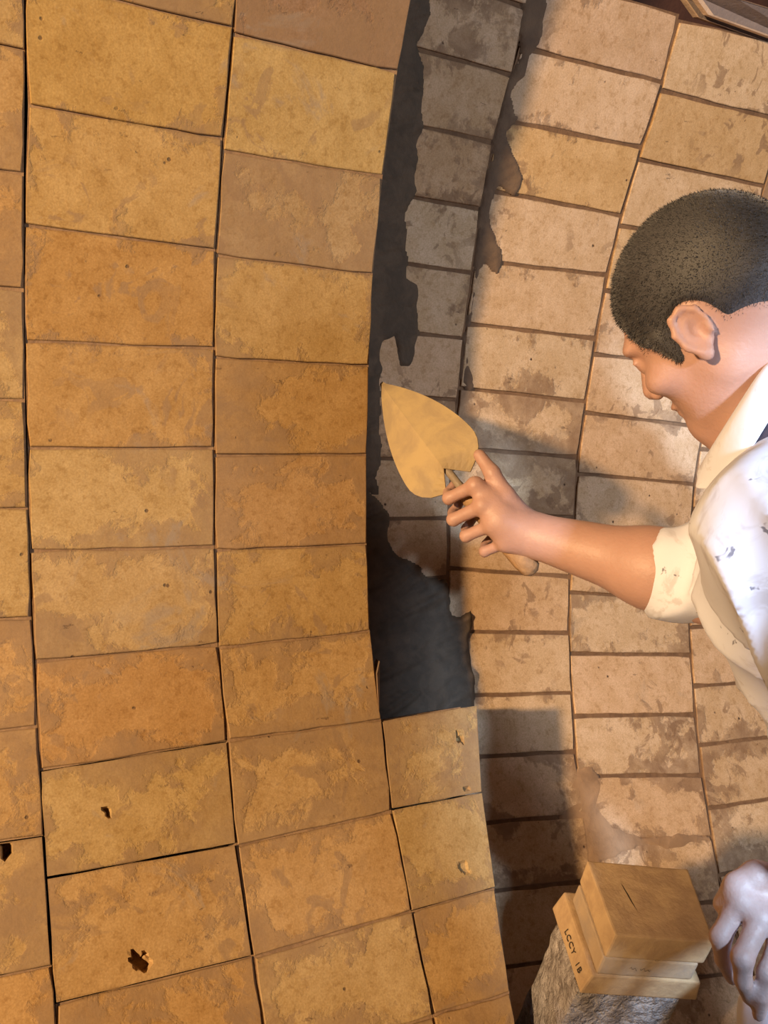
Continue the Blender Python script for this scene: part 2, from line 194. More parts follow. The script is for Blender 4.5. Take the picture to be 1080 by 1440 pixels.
BACK = {
 'B0': [((0.4400, 6.56), (0.7395, 6.56), (0.7395, 2.51), (0.4400, 2.51)), ((0.4400, 2.51), (0.7395, 2.51), (0.7418, -1.14), (0.4400, -1.14)), ((0.4400, -1.14), (0.7418, -1.14), (0.7330, -5.13), (0.4400, -5.13)), ((0.4400, -5.13), (0.7330, -5.13), (0.7288, -9.19), (0.4400, -9.19)), ((0.4400, -9.19), (0.7288, -9.19), (0.7285, -13.17), (0.4400, -13.17)), ((0.4400, -13.17), (0.7285, -13.17), (0.7227, -17.45), (0.4400, -17.45)), ((0.4400, -17.45), (0.7227, -17.45), (0.7179, -21.52), (0.4400, -21.52)), ((0.4400, -21.52), (0.7179, -21.52), (0.7105, -25.65), (0.4400, -25.65)), ((0.4400, -25.65), (0.7105, -25.65), (0.7011, -29.53), (0.4400, -29.53)), ((0.4400, -29.53), (0.7011, -29.53), (0.6938, -33.47), (0.4400, -33.47)), ((0.4400, -33.47), (0.6938, -33.47), (0.6856, -37.44), (0.4400, -37.44)), ((0.4400, -37.44), (0.6856, -37.44), (0.6735, -41.42), (0.4400, -41.42)), ((0.4400, -41.42), (0.6735, -41.42), (0.6735, -45.47), (0.4400, -45.47)), ((0.4400, -45.47), (0.6735, -45.47), (0.6735, -49.52), (0.4400, -49.52)), ((0.4400, -49.52), (0.6735, -49.52), (0.6735, -53.57), (0.4400, -53.57)), ((0.4400, -53.57), (0.6735, -53.57), (0.6735, -57.62), (0.4400, -57.62)), ((0.4400, -57.62), (0.6735, -57.62), (0.6735, -61.67), (0.4400, -61.67)), ((0.4400, -61.67), (0.6735, -61.67), (0.6735, -65.72), (0.4400, -65.72)), ((0.4400, -65.72), (0.6735, -65.72), (0.6735, -69.77), (0.4400, -69.77)), ((0.4400, -69.77), (0.6735, -69.77), (0.6735, -73.82), (0.4400, -73.82)), ((0.4400, -73.82), (0.6735, -73.82), (0.6735, -77.87), (0.4400, -77.87)), ((0.4400, -77.87), (0.6735, -77.87), (0.6735, -81.92), (0.4400, -81.92)), ((0.4400, -81.92), (0.6735, -81.92), (0.6735, -85.97), (0.4400, -85.97)), ((0.4400, -85.97), (0.6735, -85.97), (0.6735, -90.02), (0.4400, -90.02)), ((0.4400, -90.02), (0.6735, -90.02), (0.6735, -94.07), (0.4400, -94.07))],
 'B1': [((0.7369, 4.32), (1.0300, 4.67), (1.0381, 0.72), (0.7449, 0.42)), ((0.7449, 0.42), (1.0381, 0.72), (1.0318, -3.36), (0.7356, -3.74)), ((0.7356, -3.74), (1.0318, -3.36), (1.0210, -7.90), (0.7282, -7.93)), ((0.7282, -7.93), (1.0210, -7.90), (1.0138, -12.00), (0.7290, -12.36)), ((0.7290, -12.36), (1.0138, -12.00), (1.0056, -16.48), (0.7240, -16.46)), ((0.7240, -16.46), (1.0056, -16.48), (0.9951, -21.06), (0.7189, -20.71)), ((0.7189, -20.71), (0.9951, -21.06), (0.9801, -25.11), (0.7120, -24.78)), ((0.7120, -24.78), (0.9801, -25.11), (0.9700, -29.51), (0.7026, -29.00)), ((0.7026, -29.00), (0.9700, -29.51), (0.9520, -33.76), (0.6950, -32.86)), ((0.6950, -32.86), (0.9520, -33.76), (0.9369, -37.72), (0.6867, -37.02)), ((0.6867, -37.02), (0.9369, -37.72), (0.9230, -41.81), (0.6744, -41.15)), ((0.6744, -41.15), (0.9230, -41.81), (0.9069, -45.69), (0.6587, -44.93)), ((0.6587, -44.93), (0.9069, -45.69), (0.8951, -49.69), (0.6388, -48.83)), ((0.6388, -48.83), (0.8951, -49.69), (0.8778, -53.56), (0.6160, -52.62)), ((0.6160, -52.62), (0.8778, -53.56), (0.8778, -57.61), (0.6160, -56.67)), ((0.6160, -56.67), (0.8778, -57.61), (0.8778, -61.66), (0.6160, -60.72)), ((0.6160, -60.72), (0.8778, -61.66), (0.8778, -65.71), (0.6160, -64.77)), ((0.6160, -64.77), (0.8778, -65.71), (0.8778, -69.76), (0.6160, -68.82)), ((0.6160, -68.82), (0.8778, -69.76), (0.8778, -73.81), (0.6160, -72.87)), ((0.6160, -72.87), (0.8778, -73.81), (0.8778, -77.86), (0.6160, -76.92)), ((0.6160, -76.92), (0.8778, -77.86), (0.8778, -81.91), (0.6160, -80.97)), ((0.6160, -80.97), (0.8778, -81.91), (0.8778, -85.96), (0.6160, -85.02)), ((0.6160, -85.02), (0.8778, -85.96), (0.8778, -90.01), (0.6160, -89.07)), ((0.6160, -89.07), (0.8778, -90.01), (0.8778, -94.06), (0.6160, -93.12))],
 'B2': [((1.0308, 4.39), (1.3218, 5.19), (1.3385, 0.51), (1.0383, 0.24)), ((1.0383, 0.24), (1.3385, 0.51), (1.3470, -3.96), (1.0301, -4.15)), ((1.0301, -4.15), (1.3470, -3.96), (1.3473, -8.51), (1.0200, -8.57)), ((1.0200, -8.57), (1.3473, -8.51), (1.3470, -12.91), (1.0119, -13.05)), ((1.0119, -13.05), (1.3470, -12.91), (1.3275, -17.65), (1.0037, -17.61)), ((1.0037, -17.61), (1.3275, -17.65), (1.2982, -22.41), (0.9926, -21.84)), ((0.9926, -21.84), (1.2982, -22.41), (1.2746, -26.91), (0.9777, -26.30)), ((0.9777, -26.30), (1.2746, -26.91), (1.2573, -31.21), (0.9666, -30.49)), ((0.9666, -30.49), (1.2573, -31.21), (1.2364, -35.83), (0.9462, -34.87)), ((0.9462, -34.87), (1.2364, -35.83), (1.2212, -40.06), (0.9313, -39.14)), ((0.9313, -39.14), (1.2212, -40.06), (1.1997, -44.35), (0.9170, -43.37)), ((0.9170, -43.37), (1.1997, -44.35), (1.1770, -48.59), (0.9000, -47.23)), ((0.9000, -47.23), (1.1770, -48.59), (1.1560, -52.71), (0.8896, -51.28)), ((0.8896, -51.28), (1.1560, -52.71), (1.1287, -56.62), (0.8685, -55.15)), ((0.8685, -55.15), (1.1287, -56.62), (1.1287, -60.82), (0.8685, -59.35)), ((0.8685, -59.35), (1.1287, -60.82), (1.1287, -65.02), (0.8685, -63.55)), ((0.8685, -63.55), (1.1287, -65.02), (1.1287, -69.22), (0.8685, -67.75)), ((0.8685, -67.75), (1.1287, -69.22), (1.1287, -73.42), (0.8685, -71.95)), ((0.8685, -71.95), (1.1287, -73.42), (1.1287, -77.62), (0.8685, -76.15)), ((0.8685, -76.15), (1.1287, -77.62), (1.1287, -81.82), (0.8685, -80.35)), ((0.8685, -80.35), (1.1287, -81.82), (1.1287, -86.02), (0.8685, -84.55)), ((0.8685, -84.55), (1.1287, -86.02), (1.1287, -90.22), (0.8685, -88.75)), ((0.8685, -88.75), (1.1287, -90.22), (1.1287, -94.42), (0.8685, -92.95))],
 'B3': [((1.3218, 7.05), (1.6118, 6.65), (1.6202, 2.45), (1.3302, 2.85)), ((1.3302, 2.85), (1.6202, 2.45), (1.6320, -1.75), (1.3420, -1.35)), ((1.3420, -1.35), (1.6320, -1.75), (1.6371, -5.95), (1.3471, -5.55)), ((1.3471, -5.55), (1.6371, -5.95), (1.6372, -10.39), (1.3472, -9.99)), ((1.3472, -9.99), (1.6372, -10.39), (1.6299, -15.02), (1.3399, -14.62)), ((1.3399, -14.62), (1.6299, -15.02), (1.6067, -19.80), (1.3167, -19.40)), ((1.3167, -19.40), (1.6067, -19.80), (1.5791, -24.55), (1.2891, -24.15)), ((1.2891, -24.15), (1.5791, -24.55), (1.5567, -29.28), (1.2667, -28.88)), ((1.2667, -28.88), (1.5567, -29.28), (1.5368, -33.93), (1.2468, -33.53)), ((1.2468, -33.53), (1.5368, -33.93), (1.5187, -38.39), (1.2287, -37.99)), ((1.2287, -37.99), (1.5187, -38.39), (1.4997, -42.76), (1.2097, -42.36)), ((1.2097, -42.36), (1.4997, -42.76), (1.4780, -46.94), (1.1880, -46.54)), ((1.1880, -46.54), (1.4780, -46.94), (1.4556, -51.22), (1.1656, -50.82)), ((1.1656, -50.82), (1.4556, -51.22), (1.4299, -55.42), (1.1399, -55.02)), ((1.1399, -55.02), (1.4299, -55.42), (1.4187, -59.62), (1.1287, -59.22)), ((1.1287, -59.22), (1.4187, -59.62), (1.4187, -63.82), (1.1287, -63.42)), ((1.1287, -63.42), (1.4187, -63.82), (1.4187, -68.02), (1.1287, -67.62)), ((1.1287, -67.62), (1.4187, -68.02), (1.4187, -72.22), (1.1287, -71.82)), ((1.1287, -71.82), (1.4187, -72.22), (1.4187, -76.42), (1.1287, -76.02)), ((1.1287, -76.02), (1.4187, -76.42), (1.4187, -80.62), (1.1287, -80.22)), ((1.1287, -80.22), (1.4187, -80.62), (1.4187, -84.82), (1.1287, -84.42)), ((1.1287, -84.42), (1.4187, -84.82), (1.4187, -89.02), (1.1287, -88.62)), ((1.1287, -88.62), (1.4187, -89.02), (1.4187, -93.22), (1.1287, -92.82))],
 'B4': [((1.6125, 4.60), (1.9025, 4.20), (1.9175, -0.00), (1.6275, 0.40)), ((1.6275, 0.40), (1.9175, -0.00), (1.9259, -4.20), (1.6359, -3.80)), ((1.6359, -3.80), (1.9259, -4.20), (1.9273, -8.40), (1.6373, -8.00)), ((1.6373, -8.00), (1.9273, -8.40), (1.9271, -12.60), (1.6371, -12.20)), ((1.6371, -12.20), (1.9271, -12.60), (1.9143, -16.80), (1.6243, -16.40)), ((1.6243, -16.40), (1.9143, -16.80), (1.8918, -21.00), (1.6018, -20.60)), ((1.6018, -20.60), (1.8918, -21.00), (1.8678, -25.20), (1.5778, -24.80)), ((1.5778, -24.80), (1.8678, -25.20), (1.8478, -29.40), (1.5578, -29.00)), ((1.5578, -29.00), (1.8478, -29.40), (1.8301, -33.60), (1.5401, -33.20)), ((1.5401, -33.20), (1.8301, -33.60), (1.8122, -37.80), (1.5222, -37.40)), ((1.5222, -37.40), (1.8122, -37.80), (1.7955, -42.00), (1.5055, -41.60)), ((1.5055, -41.60), (1.7955, -42.00), (1.7740, -46.20), (1.4840, -45.80)), ((1.4840, -45.80), (1.7740, -46.20), (1.7518, -50.40), (1.4618, -50.00)), ((1.4618, -50.00), (1.7518, -50.40), (1.7284, -54.60), (1.4384, -54.20)), ((1.4384, -54.20), (1.7284, -54.60), (1.7087, -58.80), (1.4187, -58.40)), ((1.4187, -58.40), (1.7087, -58.80), (1.7087, -63.00), (1.4187, -62.60)), ((1.4187, -62.60), (1.7087, -63.00), (1.7087, -67.20), (1.4187, -66.80)), ((1.4187, -66.80), (1.7087, -67.20), (1.7087, -71.40), (1.4187, -71.00)), ((1.4187, -71.00), (1.7087, -71.40), (1.7087, -75.60), (1.4187, -75.20)), ((1.4187, -75.20), (1.7087, -75.60), (1.7087, -79.80), (1.4187, -79.40)), ((1.4187, -79.40), (1.7087, -79.80), (1.7087, -84.00), (1.4187, -83.60)), ((1.4187, -83.60), (1.7087, -84.00), (1.7087, -88.20), (1.4187, -87.80)), ((1.4187, -87.80), (1.7087, -88.20), (1.7087, -92.40), (1.4187, -92.00))],
 'B5': [((1.9093, 2.30), (2.1993, 1.90), (2.2116, -2.30), (1.9216, -1.90)), ((1.9216, -1.90), (2.2116, -2.30), (2.2171, -6.50), (1.9271, -6.10)), ((1.9271, -6.10), (2.2171, -6.50), (2.2173, -10.70), (1.9273, -10.30)), ((1.9273, -10.30), (2.2173, -10.70), (2.2137, -14.90), (1.9237, -14.50)), ((1.9237, -14.50), (2.2137, -14.90), (2.1959, -19.10), (1.9059, -18.70)), ((1.9059, -18.70), (2.1959, -19.10), (2.1701, -23.30), (1.8801, -22.90)), ((1.8801, -22.90), (2.1701, -23.30), (2.1478, -27.50), (1.8578, -27.10)), ((1.8578, -27.10), (2.1478, -27.50), (2.1302, -31.70), (1.8402, -31.30)), ((1.8402, -31.30), (2.1302, -31.70), (2.1115, -35.90), (1.8215, -35.50)), ((1.8215, -35.50), (2.1115, -35.90), (2.0954, -40.10), (1.8054, -39.70)), ((1.8054, -39.70), (2.0954, -40.10), (2.0759, -44.30), (1.7859, -43.90)), ((1.7859, -43.90), (2.0759, -44.30), (2.0539, -48.50), (1.7639, -48.10)), ((1.7639, -48.10), (2.0539, -48.50), (2.0322, -52.70), (1.7422, -52.30)), ((1.7422, -52.30), (2.0322, -52.70), (2.0051, -56.90), (1.7151, -56.50)), ((1.7151, -56.50), (2.0051, -56.90), (1.9987, -61.10), (1.7087, -60.70)), ((1.7087, -60.70), (1.9987, -61.10), (1.9987, -65.30), (1.7087, -64.90)), ((1.7087, -64.90), (1.9987, -65.30), (1.9987, -69.50), (1.7087, -69.10)), ((1.7087, -69.10), (1.9987, -69.50), (1.9987, -73.70), (1.7087, -73.30)), ((1.7087, -73.30), (1.9987, -73.70), (1.9987, -77.90), (1.7087, -77.50)), ((1.7087, -77.50), (1.9987, -77.90), (1.9987, -82.10), (1.7087, -81.70)), ((1.7087, -81.70), (1.9987, -82.10), (1.9987, -86.30), (1.7087, -85.90)), ((1.7087, -85.90), (1.9987, -86.30), (1.9987, -90.50), (1.7087, -90.10)), ((1.7087, -90.10), (1.9987, -90.50), (1.9987, -94.70), (1.7087, -94.30))],
 'B6': [((2.1925, 3.80), (2.4825, 3.40), (2.4975, -0.80), (2.2075, -0.40)), ((2.2075, -0.40), (2.4975, -0.80), (2.5059, -5.00), (2.2159, -4.60)), ((2.2159, -4.60), (2.5059, -5.00), (2.5073, -9.20), (2.2173, -8.80)), ((2.2173, -8.80), (2.5073, -9.20), (2.5071, -13.40), (2.2171, -13.00)), ((2.2171, -13.00), (2.5071, -13.40), (2.4943, -17.60), (2.2043, -17.20)), ((2.2043, -17.20), (2.4943, -17.60), (2.4718, -21.80), (2.1818, -21.40)), ((2.1818, -21.40), (2.4718, -21.80), (2.4478, -26.00), (2.1578, -25.60)), ((2.1578, -25.60), (2.4478, -26.00), (2.4278, -30.20), (2.1378, -29.80)), ((2.1378, -29.80), (2.4278, -30.20), (2.4101, -34.40), (2.1201, -34.00)), ((2.1201, -34.00), (2.4101, -34.40), (2.3922, -38.60), (2.1022, -38.20)), ((2.1022, -38.20), (2.3922, -38.60), (2.3755, -42.80), (2.0855, -42.40)), ((2.0855, -42.40), (2.3755, -42.80), (2.3540, -47.00), (2.0640, -46.60)), ((2.0640, -46.60), (2.3540, -47.00), (2.3318, -51.20), (2.0418, -50.80)), ((2.0418, -50.80), (2.3318, -51.20), (2.3084, -55.40), (2.0184, -55.00)), ((2.0184, -55.00), (2.3084, -55.40), (2.2887, -59.60), (1.9987, -59.20)), ((1.9987, -59.20), (2.2887, -59.60), (2.2887, -63.80), (1.9987, -63.40)), ((1.9987, -63.40), (2.2887, -63.80), (2.2887, -68.00), (1.9987, -67.60)), ((1.9987, -67.60), (2.2887, -68.00), (2.2887, -72.20), (1.9987, -71.80)), ((1.9987, -71.80), (2.2887, -72.20), (2.2887, -76.40), (1.9987, -76.00)), ((1.9987, -76.00), (2.2887, -76.40), (2.2887, -80.60), (1.9987, -80.20)), ((1.9987, -80.20), (2.2887, -80.60), (2.2887, -84.80), (1.9987, -84.40)), ((1.9987, -84.40), (2.2887, -84.80), (2.2887, -89.00), (1.9987, -88.60)), ((1.9987, -88.60), (2.2887, -89.00), (2.2887, -93.20), (1.9987, -92.80))],
}
ROW0 = {'F1': 5, 'F2': 4, 'F3': 0, 'F0': 5, 'Fa': 0, 'Fb': 0, 'Fc': 0, 'B0': 1, 'B1': 0, 'B2': 0, 'B3': 3, 'B4': 0, 'B5': 0, 'B6': 0}


def brick_mesh(name, cell, R, th, gap, seed, chips=(), gk=1.0):
    """cell: TL, TR, BR, BL as (u, deg). A tapered kiln brick, worn irregular edges, small bevel."""
    rg = random.Random(seed)
    c3 = [cyl(u, rad(d), R) for u, d in cell]
    wu = (c3[1] - c3[0]).length; hv = (c3[3] - c3[0]).length
    gu, gv = gap * gk / wu, gap / hv
    def at(s, t):
        a = c3[0].lerp(c3[1], s); b = c3[3].lerp(c3[2], s); return a.lerp(b, t)
    nx, ny = (7, 4)
    out = []
    for i in range(nx): out.append((i / nx, 0))
    for j in range(ny): out.append((1, j / ny))
    for i in range(nx): out.append((1 - i / nx, 1))
    for j in range(ny): out.append((0, 1 - j / ny))
    mid = at(.5, .5); nrm = Vector((0, -mid.y, -mid.z)).normalized()
    cor = {(0, 0), (1, 0), (1, 1), (0, 1)}
    st = []
    for s, t in out:
        js = rg.uniform(-.4, 1.0) * .0016 / wu; jt = rg.uniform(-.4, 1.0) * .0016 / hv
        s2 = min(max(s, gu), 1 - gu); t2 = min(max(t, gv), 1 - gv)
        if s in (0, 1): s2 += (js if s == 0 else -js)
        if t in (0, 1): t2 += (jt if t == 0 else -jt)
        if (s, t) in cor:
            k = rg.uniform(.0003, .0016); s2 += (k / wu if s == 0 else -k / wu); t2 += (k / hv if t == 0 else -k / hv)
        st.append((s2, t2))
    tilt = rg.uniform(-.001, .001); proud = rg.uniform(-.0004, .0014); tl2 = rg.uniform(-.0007, .0007)
    verts, uvs = [], []
    be = .0011
    def put(s, t, depth):
        p = at(s, t); f = 1 + depth / R
        p = Vector((p.x, p.y * f, p.z * f)) + nrm * (proud + tilt * (s - .5) * 2 + tl2 * (t - .5) * 2)
        verts.append(p - mid); uvs.append((s, t)); return len(verts) - 1
    n = len(st)
    back = [put(s, t, th) for s, t in st]
    side = [put(s, t, be) for s, t in st]
    face = [put(s + (be / wu if s < .5 else -be / wu) * (abs(s - .5) > .4), t + (be / hv if t < .5 else -be / hv) * (abs(t - .5) > .35), 0) for s, t in st]
    faces = []
    for i in range(n):
        j = (i + 1) % n
        faces.append((back[i], back[j], side[j], side[i])); faces.append((side[i], side[j], face[j], face[i]))
    faces.append(tuple(reversed(back)))
    if not chips:
        faces.append(tuple(face))
    else:
        # dense face with broken-out pits
        gx, gy = 56, 32
        fs = [st_ for st_ in [uvs[k] for k in face]]
        s0 = min(p[0] for p in fs); s1 = max(p[0] for p in fs); t0 = min(p[1] for p in fs); t1 = max(p[1] for p in fs)
        idx = {}
        for j in range(gy + 1):
            for i in range(gx + 1):
                s = s0 + (s1 - s0) * i / gx; t = t0 + (t1 - t0) * j / gy
                d = 0
                for (cs, ct, rr, dp, st2) in chips:
                    dx, dy = (s - cs) * wu, (t - ct) * hv
                    dx, dy = dx * math.cos(st2) + dy * math.sin(st2), -dx * math.sin(st2) + dy * math.cos(st2)
                    q = math.hypot(dx, dy * 1.9) / rr + .55 * mnoise.noise(Vector((s * 40, t * 24, seed)))
                    if q < 1: d = max(d, dp * min(1, (1 - q) * 12))
                idx[i, j] = put(s, t, d)
        for j in range(gy):
            for i in range(gx):
                faces.append((idx[i, j], idx[i + 1, j], idx[i + 1, j + 1], idx[i, j + 1]))
    me = bpy.data.meshes.new(name); me.from_pydata([tuple(v) for v in verts], [], faces)
    ul = me.uv_layers.new(name='face')
    vi = np.empty(len(me.loops), dtype=np.int32); me.loops.foreach_get('vertex_index', vi)
    ul.data.foreach_set('uv', np.array(uvs, dtype=np.float32)[vi].ravel())
    bm = bmesh.new(); bm.from_mesh(me); bmesh.ops.recalc_face_normals(bm, faces=bm.faces); bm.to_mesh(me); bm.free()
    return me, mid

def mortar_cells(cells, R, th, recess, open_u=0.0, deep=None):
    V, Fc = [], []
    for q, (a, b_, c_, d_) in enumerate(cells):
        if deep: recess = deep[q]
        cell = ((a[0] + open_u, a[1]), (b_[0] - open_u, b_[1]), (c_[0] - open_u, c_[1]), (d_[0] + open_u, d_[1]))
        b = len(V)
        for u, d in cell: V.append(cyl(u, rad(d), R + recess))
        for u, d in cell: V.append(cyl(u, rad(d), R + th))
        Fc += [(b, b+1, b+2, b+3), (b+7, b+6, b+5, b+4), (b, b+4, b+5, b+1), (b+1, b+5, b+6, b+2), (b+2, b+6, b+7, b+3), (b+3, b+7, b+4, b)]
    return V, Fc

def lin(c):
    return tuple(((x / 255 + .055) / 1.055) ** 2.4 if x / 255 > .04045 else x / 255 / 12.92 for x in c)

# chips: (s, t, radius m, depth m, direction) broken out of single bricks
CHIPS = {('F1', 8): [(.42, .83, .0145, .018, .9)], ('F1', 7): [(.32, .50, .007, .012, 1.2)], ('F0', 8): [(.84, .05, .010, .026, 1.4)],
         ('F3', 0): [(.79, .36, .008, .010, 1.0), (.82, .93, .006, .005, 0)], ('F3', 1): [(.66, .73, .012, .004, .7)]}
wall_front = tag(from_py('wall_front', *mortar_cells([c for k in FRONT for c in FRONT[k]], R1, TH1, .0026, .0004,
    [.05 if (k, i - ROW0[k]) in CHIPS else .0026 for k in FRONT for i in range(len(FRONT[k]))]), None, M_JOINT1),
    'finished lining of large ochre firebricks in thin mortar joints', 'wall', 'structure')
wall_back = tag(from_py('wall_back', *mortar_cells([c for k in BACK for c in BACK[k]], R2, TH2, .0025), None, M_JOINT2),
    'recessed backing course of smaller pale bricks with brown mortar joints', 'wall', 'structure')

SPECIAL = {('F1', 2): ((.60, .375, .150), .35), ('F1', 6): ((.62, .385, .17), .55), ('F2', 0): ((.42, .28, .19), .85), ('F2', 1): ((.66, .48, .22), .12),
           ('F2', 2): ((.55, .40, .23), .75), ('F1', 0): ((.63, .43, .17), .30), ('F1', 1): ((.65, .45, .20), .35), ('F1', 4): ((.66, .48, .24), .55),
           ('F2', 3): ((.64, .45, .21), .5), ('F2', 5): ((.60, .39, .19), .6), ('F1', 5): ((.64, .46, .24), .55), ('F1', 7): ((.64, .46, .22), .6),
           ('B2', 0): ((.86, .65, .43), .05), ('B2', 1): ((.76, .53, .29), .05), ('B2', 2): ((.84, .63, .42), .1), ('B2', 3): ((.82, .60, .37), .1),
           ('B1', 1): ((.86, .65, .46), .5), ('B1', 2): ((.80, .56, .30), .45), ('B1', 0): ((.78, .57, .40), .4)}
rnd = random.Random(11)
for k in FRONT:
    for i, cell in enumerate(FRONT[k]):
        r = i - ROW0[k]
        me, mid = brick_mesh('brick', cell, R1, TH1, .0007, 101 * i + 7 * ord(k[-1]), CHIPS.get((k, r), ()), 1.3)
        o = new_obj('brick', me, wall_front, M_FRONT); o.location = mid
        v = rnd.uniform(-.03, .03); w = rnd.uniform(-.03, .03); z = rnd.uniform(.35, .85)
        (cr, cg, cb), al = SPECIAL.get((k, r), ((.635 + v, .435 + v + w, .205 + v + w * .8), z))
        o.color = (cr * .76, cg * .745, cb * .74, al)
for k in BACK:
    for i, cell in enumerate(BACK[k]):
        r = i - ROW0[k]
        me, mid = brick_mesh('brick', cell, R2, TH2, .0026, 57 * i + 13 * ord(k[-1]))
        o = new_obj('brick', me, wall_back, M_BACK); o.location = mid
        v = rnd.uniform(-.05, .05); w = rnd.uniform(-.02, .03); z = rnd.uniform(.2, .75)
        (cr, cg, cb), al = SPECIAL.get((k, r), ((.80 + v, .58 + v + w, .385 + v + w), z))
        o.color = (cr * .86, cg * .855, cb * .88, al)

# steel shell and kiln floor
def tube(name, R, u0, u1, a0, a1, nu, na, material, flip=False, wob=0):
    V, Fc = [], []
    for i in range(nu + 1):
        for j in range(na + 1):
            u = u0 + (u1 - u0) * i / nu; a = a0 + (a1 - a0) * j / na
            V.append(cyl(u, a, R + wob * mnoise.noise(Vector((u * 3, a * 4, 0)))))
    for i in range(nu):
        for j in range(na):
            q = [i*(na+1)+j, (i+1)*(na+1)+j, (i+1)*(na+1)+j+1, i*(na+1)+j+1]
            Fc.append(q[::-1] if flip else q)
    return from_py(name, V, Fc, None, material, True)
sh = tube('wall_shell', RSH, -3.2, 3.4, rad(-180), rad(180), 8, 96, M_SHELL)
tag(sh, 'rust brown steel shell of the round kiln behind the bricks', 'shell', 'structure')
fl = tube('floor', R2 + .004, -3.2, 3.4, rad(-170), rad(-93.2), 40, 40, M_FLOOR, wob=.004)
tag(fl, 'curved dusty floor of the round kiln', 'floor', 'structure')

# ---------------------------------------------------------------- mortar spread by hand on the backing course
def patch(name, R, u0, u1, d0, d1, fn, hmax, material, parent, step=.0035, ridge=.5, seed=0):
    """a coat of mortar: fn(u, deg) > 0 inside (metres from the rim); swept ridges on top, feathered rim"""
    nu = int((u1 - u0) / step); na = int(rad(d1 - d0) * R / step)
    H = {}
    for i in range(nu + 1):
        u = u0 + (u1 - u0) * i / nu
        for j in range(na + 1):
            d = d0 + (d1 - d0) * j / na
            p = Vector((u * 14, d * .35, seed))
            v = fn(u, d) + .012 * mnoise.noise(p) + .006 * mnoise.noise(p * 3.1)
            if v > -.004:
                rg = mnoise.noise(Vector((u * 9 + .10 * d, d * 1.3 - u * 20, seed + 3)))
                rg = abs(rg) * 1.6
                h = hmax * min(1, max(0, v) / .010) * (1 - ridge + ridge * rg) + .0006
                if v < 0: h = -.003
                H[i, j] = (u, d, h)
    V, ix = [], {}
    for k, (u, d, h) in H.items():
        ix[k] = len(V); V.append(cyl(u, rad(d), R - h))
    Fc = [(ix[i, j], ix[i+1, j], ix[i+1, j+1], ix[i, j+1]) for (i, j) in H if (i+1, j) in ix and (i+1, j+1) in ix and (i, j+1) in ix]
    return from_py(name, V, Fc, parent, material, True)

def poly_dist(poly):
    P2 = [(u, rad(d) * R2) for u, d in poly]
    def f(u, d):
        x, y = u, rad(d) * R2
        best = 9; ins = False; n = len(P2)
        for i in range(n):
            (x1, y1), (x2, y2) = P2[i], P2[(i + 1) % n]
            dx, dy = x2 - x1, y2 - y1
            t = max(0, min(1, ((x - x1) * dx + (y - y1) * dy) / (dx * dx + dy * dy)))
            best = min(best, math.hypot(x - x1 - t * dx, y - y1 - t * dy))
            if (y1 > y) != (y2 > y) and x < (x2 - x1) * (y - y1) / (y2 - y1) + x1: ins = not ins
        return best if ins else -best
    return f
def coat(name, poly, hmax, material, seed=0, step=.0035, ridge=.5):
    f = poly_dist(poly)
    us = [p[0] for p in poly]; ds = [p[1] for p in poly]
    o = patch(name, R2, min(us) - .02, max(us) + .02, min(ds) - 1, max(ds) + 1, f, hmax, material, wall_back, step, ridge, seed)
    return o
bed = coat('wet_mortar', [(0.5263, -27.74), (0.5621, -28.18), (0.5878, -28.91), (0.5938, -29.79), (0.5876, -30.85), (0.6011, -31.69), (0.6338, -32.28), (0.6434, -33.08), (0.6546, -33.70),
     (0.6848, -33.74), (0.6882, -34.78), (0.6920, -36.10), (0.7124, -36.33), (0.7342, -35.62), (0.7296, -37.69), (0.7213, -41.82), (0.7112, -44.03), (0.4752, -42.98)], .012, M_WET, 1)
bed['label'] = 'dark wet mortar bed swept with a trowel'
strip_l = coat('wet_mortar', [(0.4773, 1.58), (0.5711, 2.44), (0.5785, 0.73), (0.5700, -0.88), (0.5907, -1.95), (0.5953, -3.26), (0.5952, -5.23), (0.5911, -6.26), (0.6058, -8.84), (0.5965, -10.16), (0.6046, -14.01),
     (0.6267, -14.36), (0.6367, -17.47), (0.6201, -19.58), (0.6029, -19.63), (0.5904, -17.63), (0.5717, -18.14), (0.5672, -21.77), (0.5729, -25.42), (0.5725, -28.18), (0.5009, -28.20)], .006, M_WET, 2)
strip_r = coat('mortar_smear', [(0.7275, 3.51), (0.7668, 3.87), (0.7788, 1.32), (0.7699, 0.08), (0.7631, -1.17), (0.7426, -2.14), (0.7558, -2.85), (0.7779, -3.43), (0.7517, -4.33), (0.7727, -5.45), (0.7993, -6.79), (0.7907, -7.82),
     (0.7538, -7.60), (0.7510, -9.29), (0.7823, -11.46), (0.7777, -12.85), (0.7505, -12.52), (0.7434, -12.92), (0.7409, -15.70), (0.7332, -17.13), (0.7515, -20.63), (0.7409, -21.38), (0.7256, -20.70), (0.7237, -21.41), (0.7164, -25.26), (0.7107, -25.26), (0.7171, -20.72),
     (0.7230, -17.03), (0.7288, -12.81), (0.7253, -8.04), (0.7327, -4.38), (0.7384, -1.93), (0.7443, -0.13)], .004, M_DRYING, 5, .003)
low = coat('mortar_smear', [(0.8816, -46.86), (0.9342, -46.80), (0.9559, -48.02), (0.9308, -49.17), (0.9488, -50.63), (0.9985, -51.65), (1.1559, -52.42), (1.1553, -53.17), (0.9898, -52.49), (0.8820, -52.61), (0.8348, -53.01), (0.8437, -49.57)], .002, M_CRUST, 8, .003)

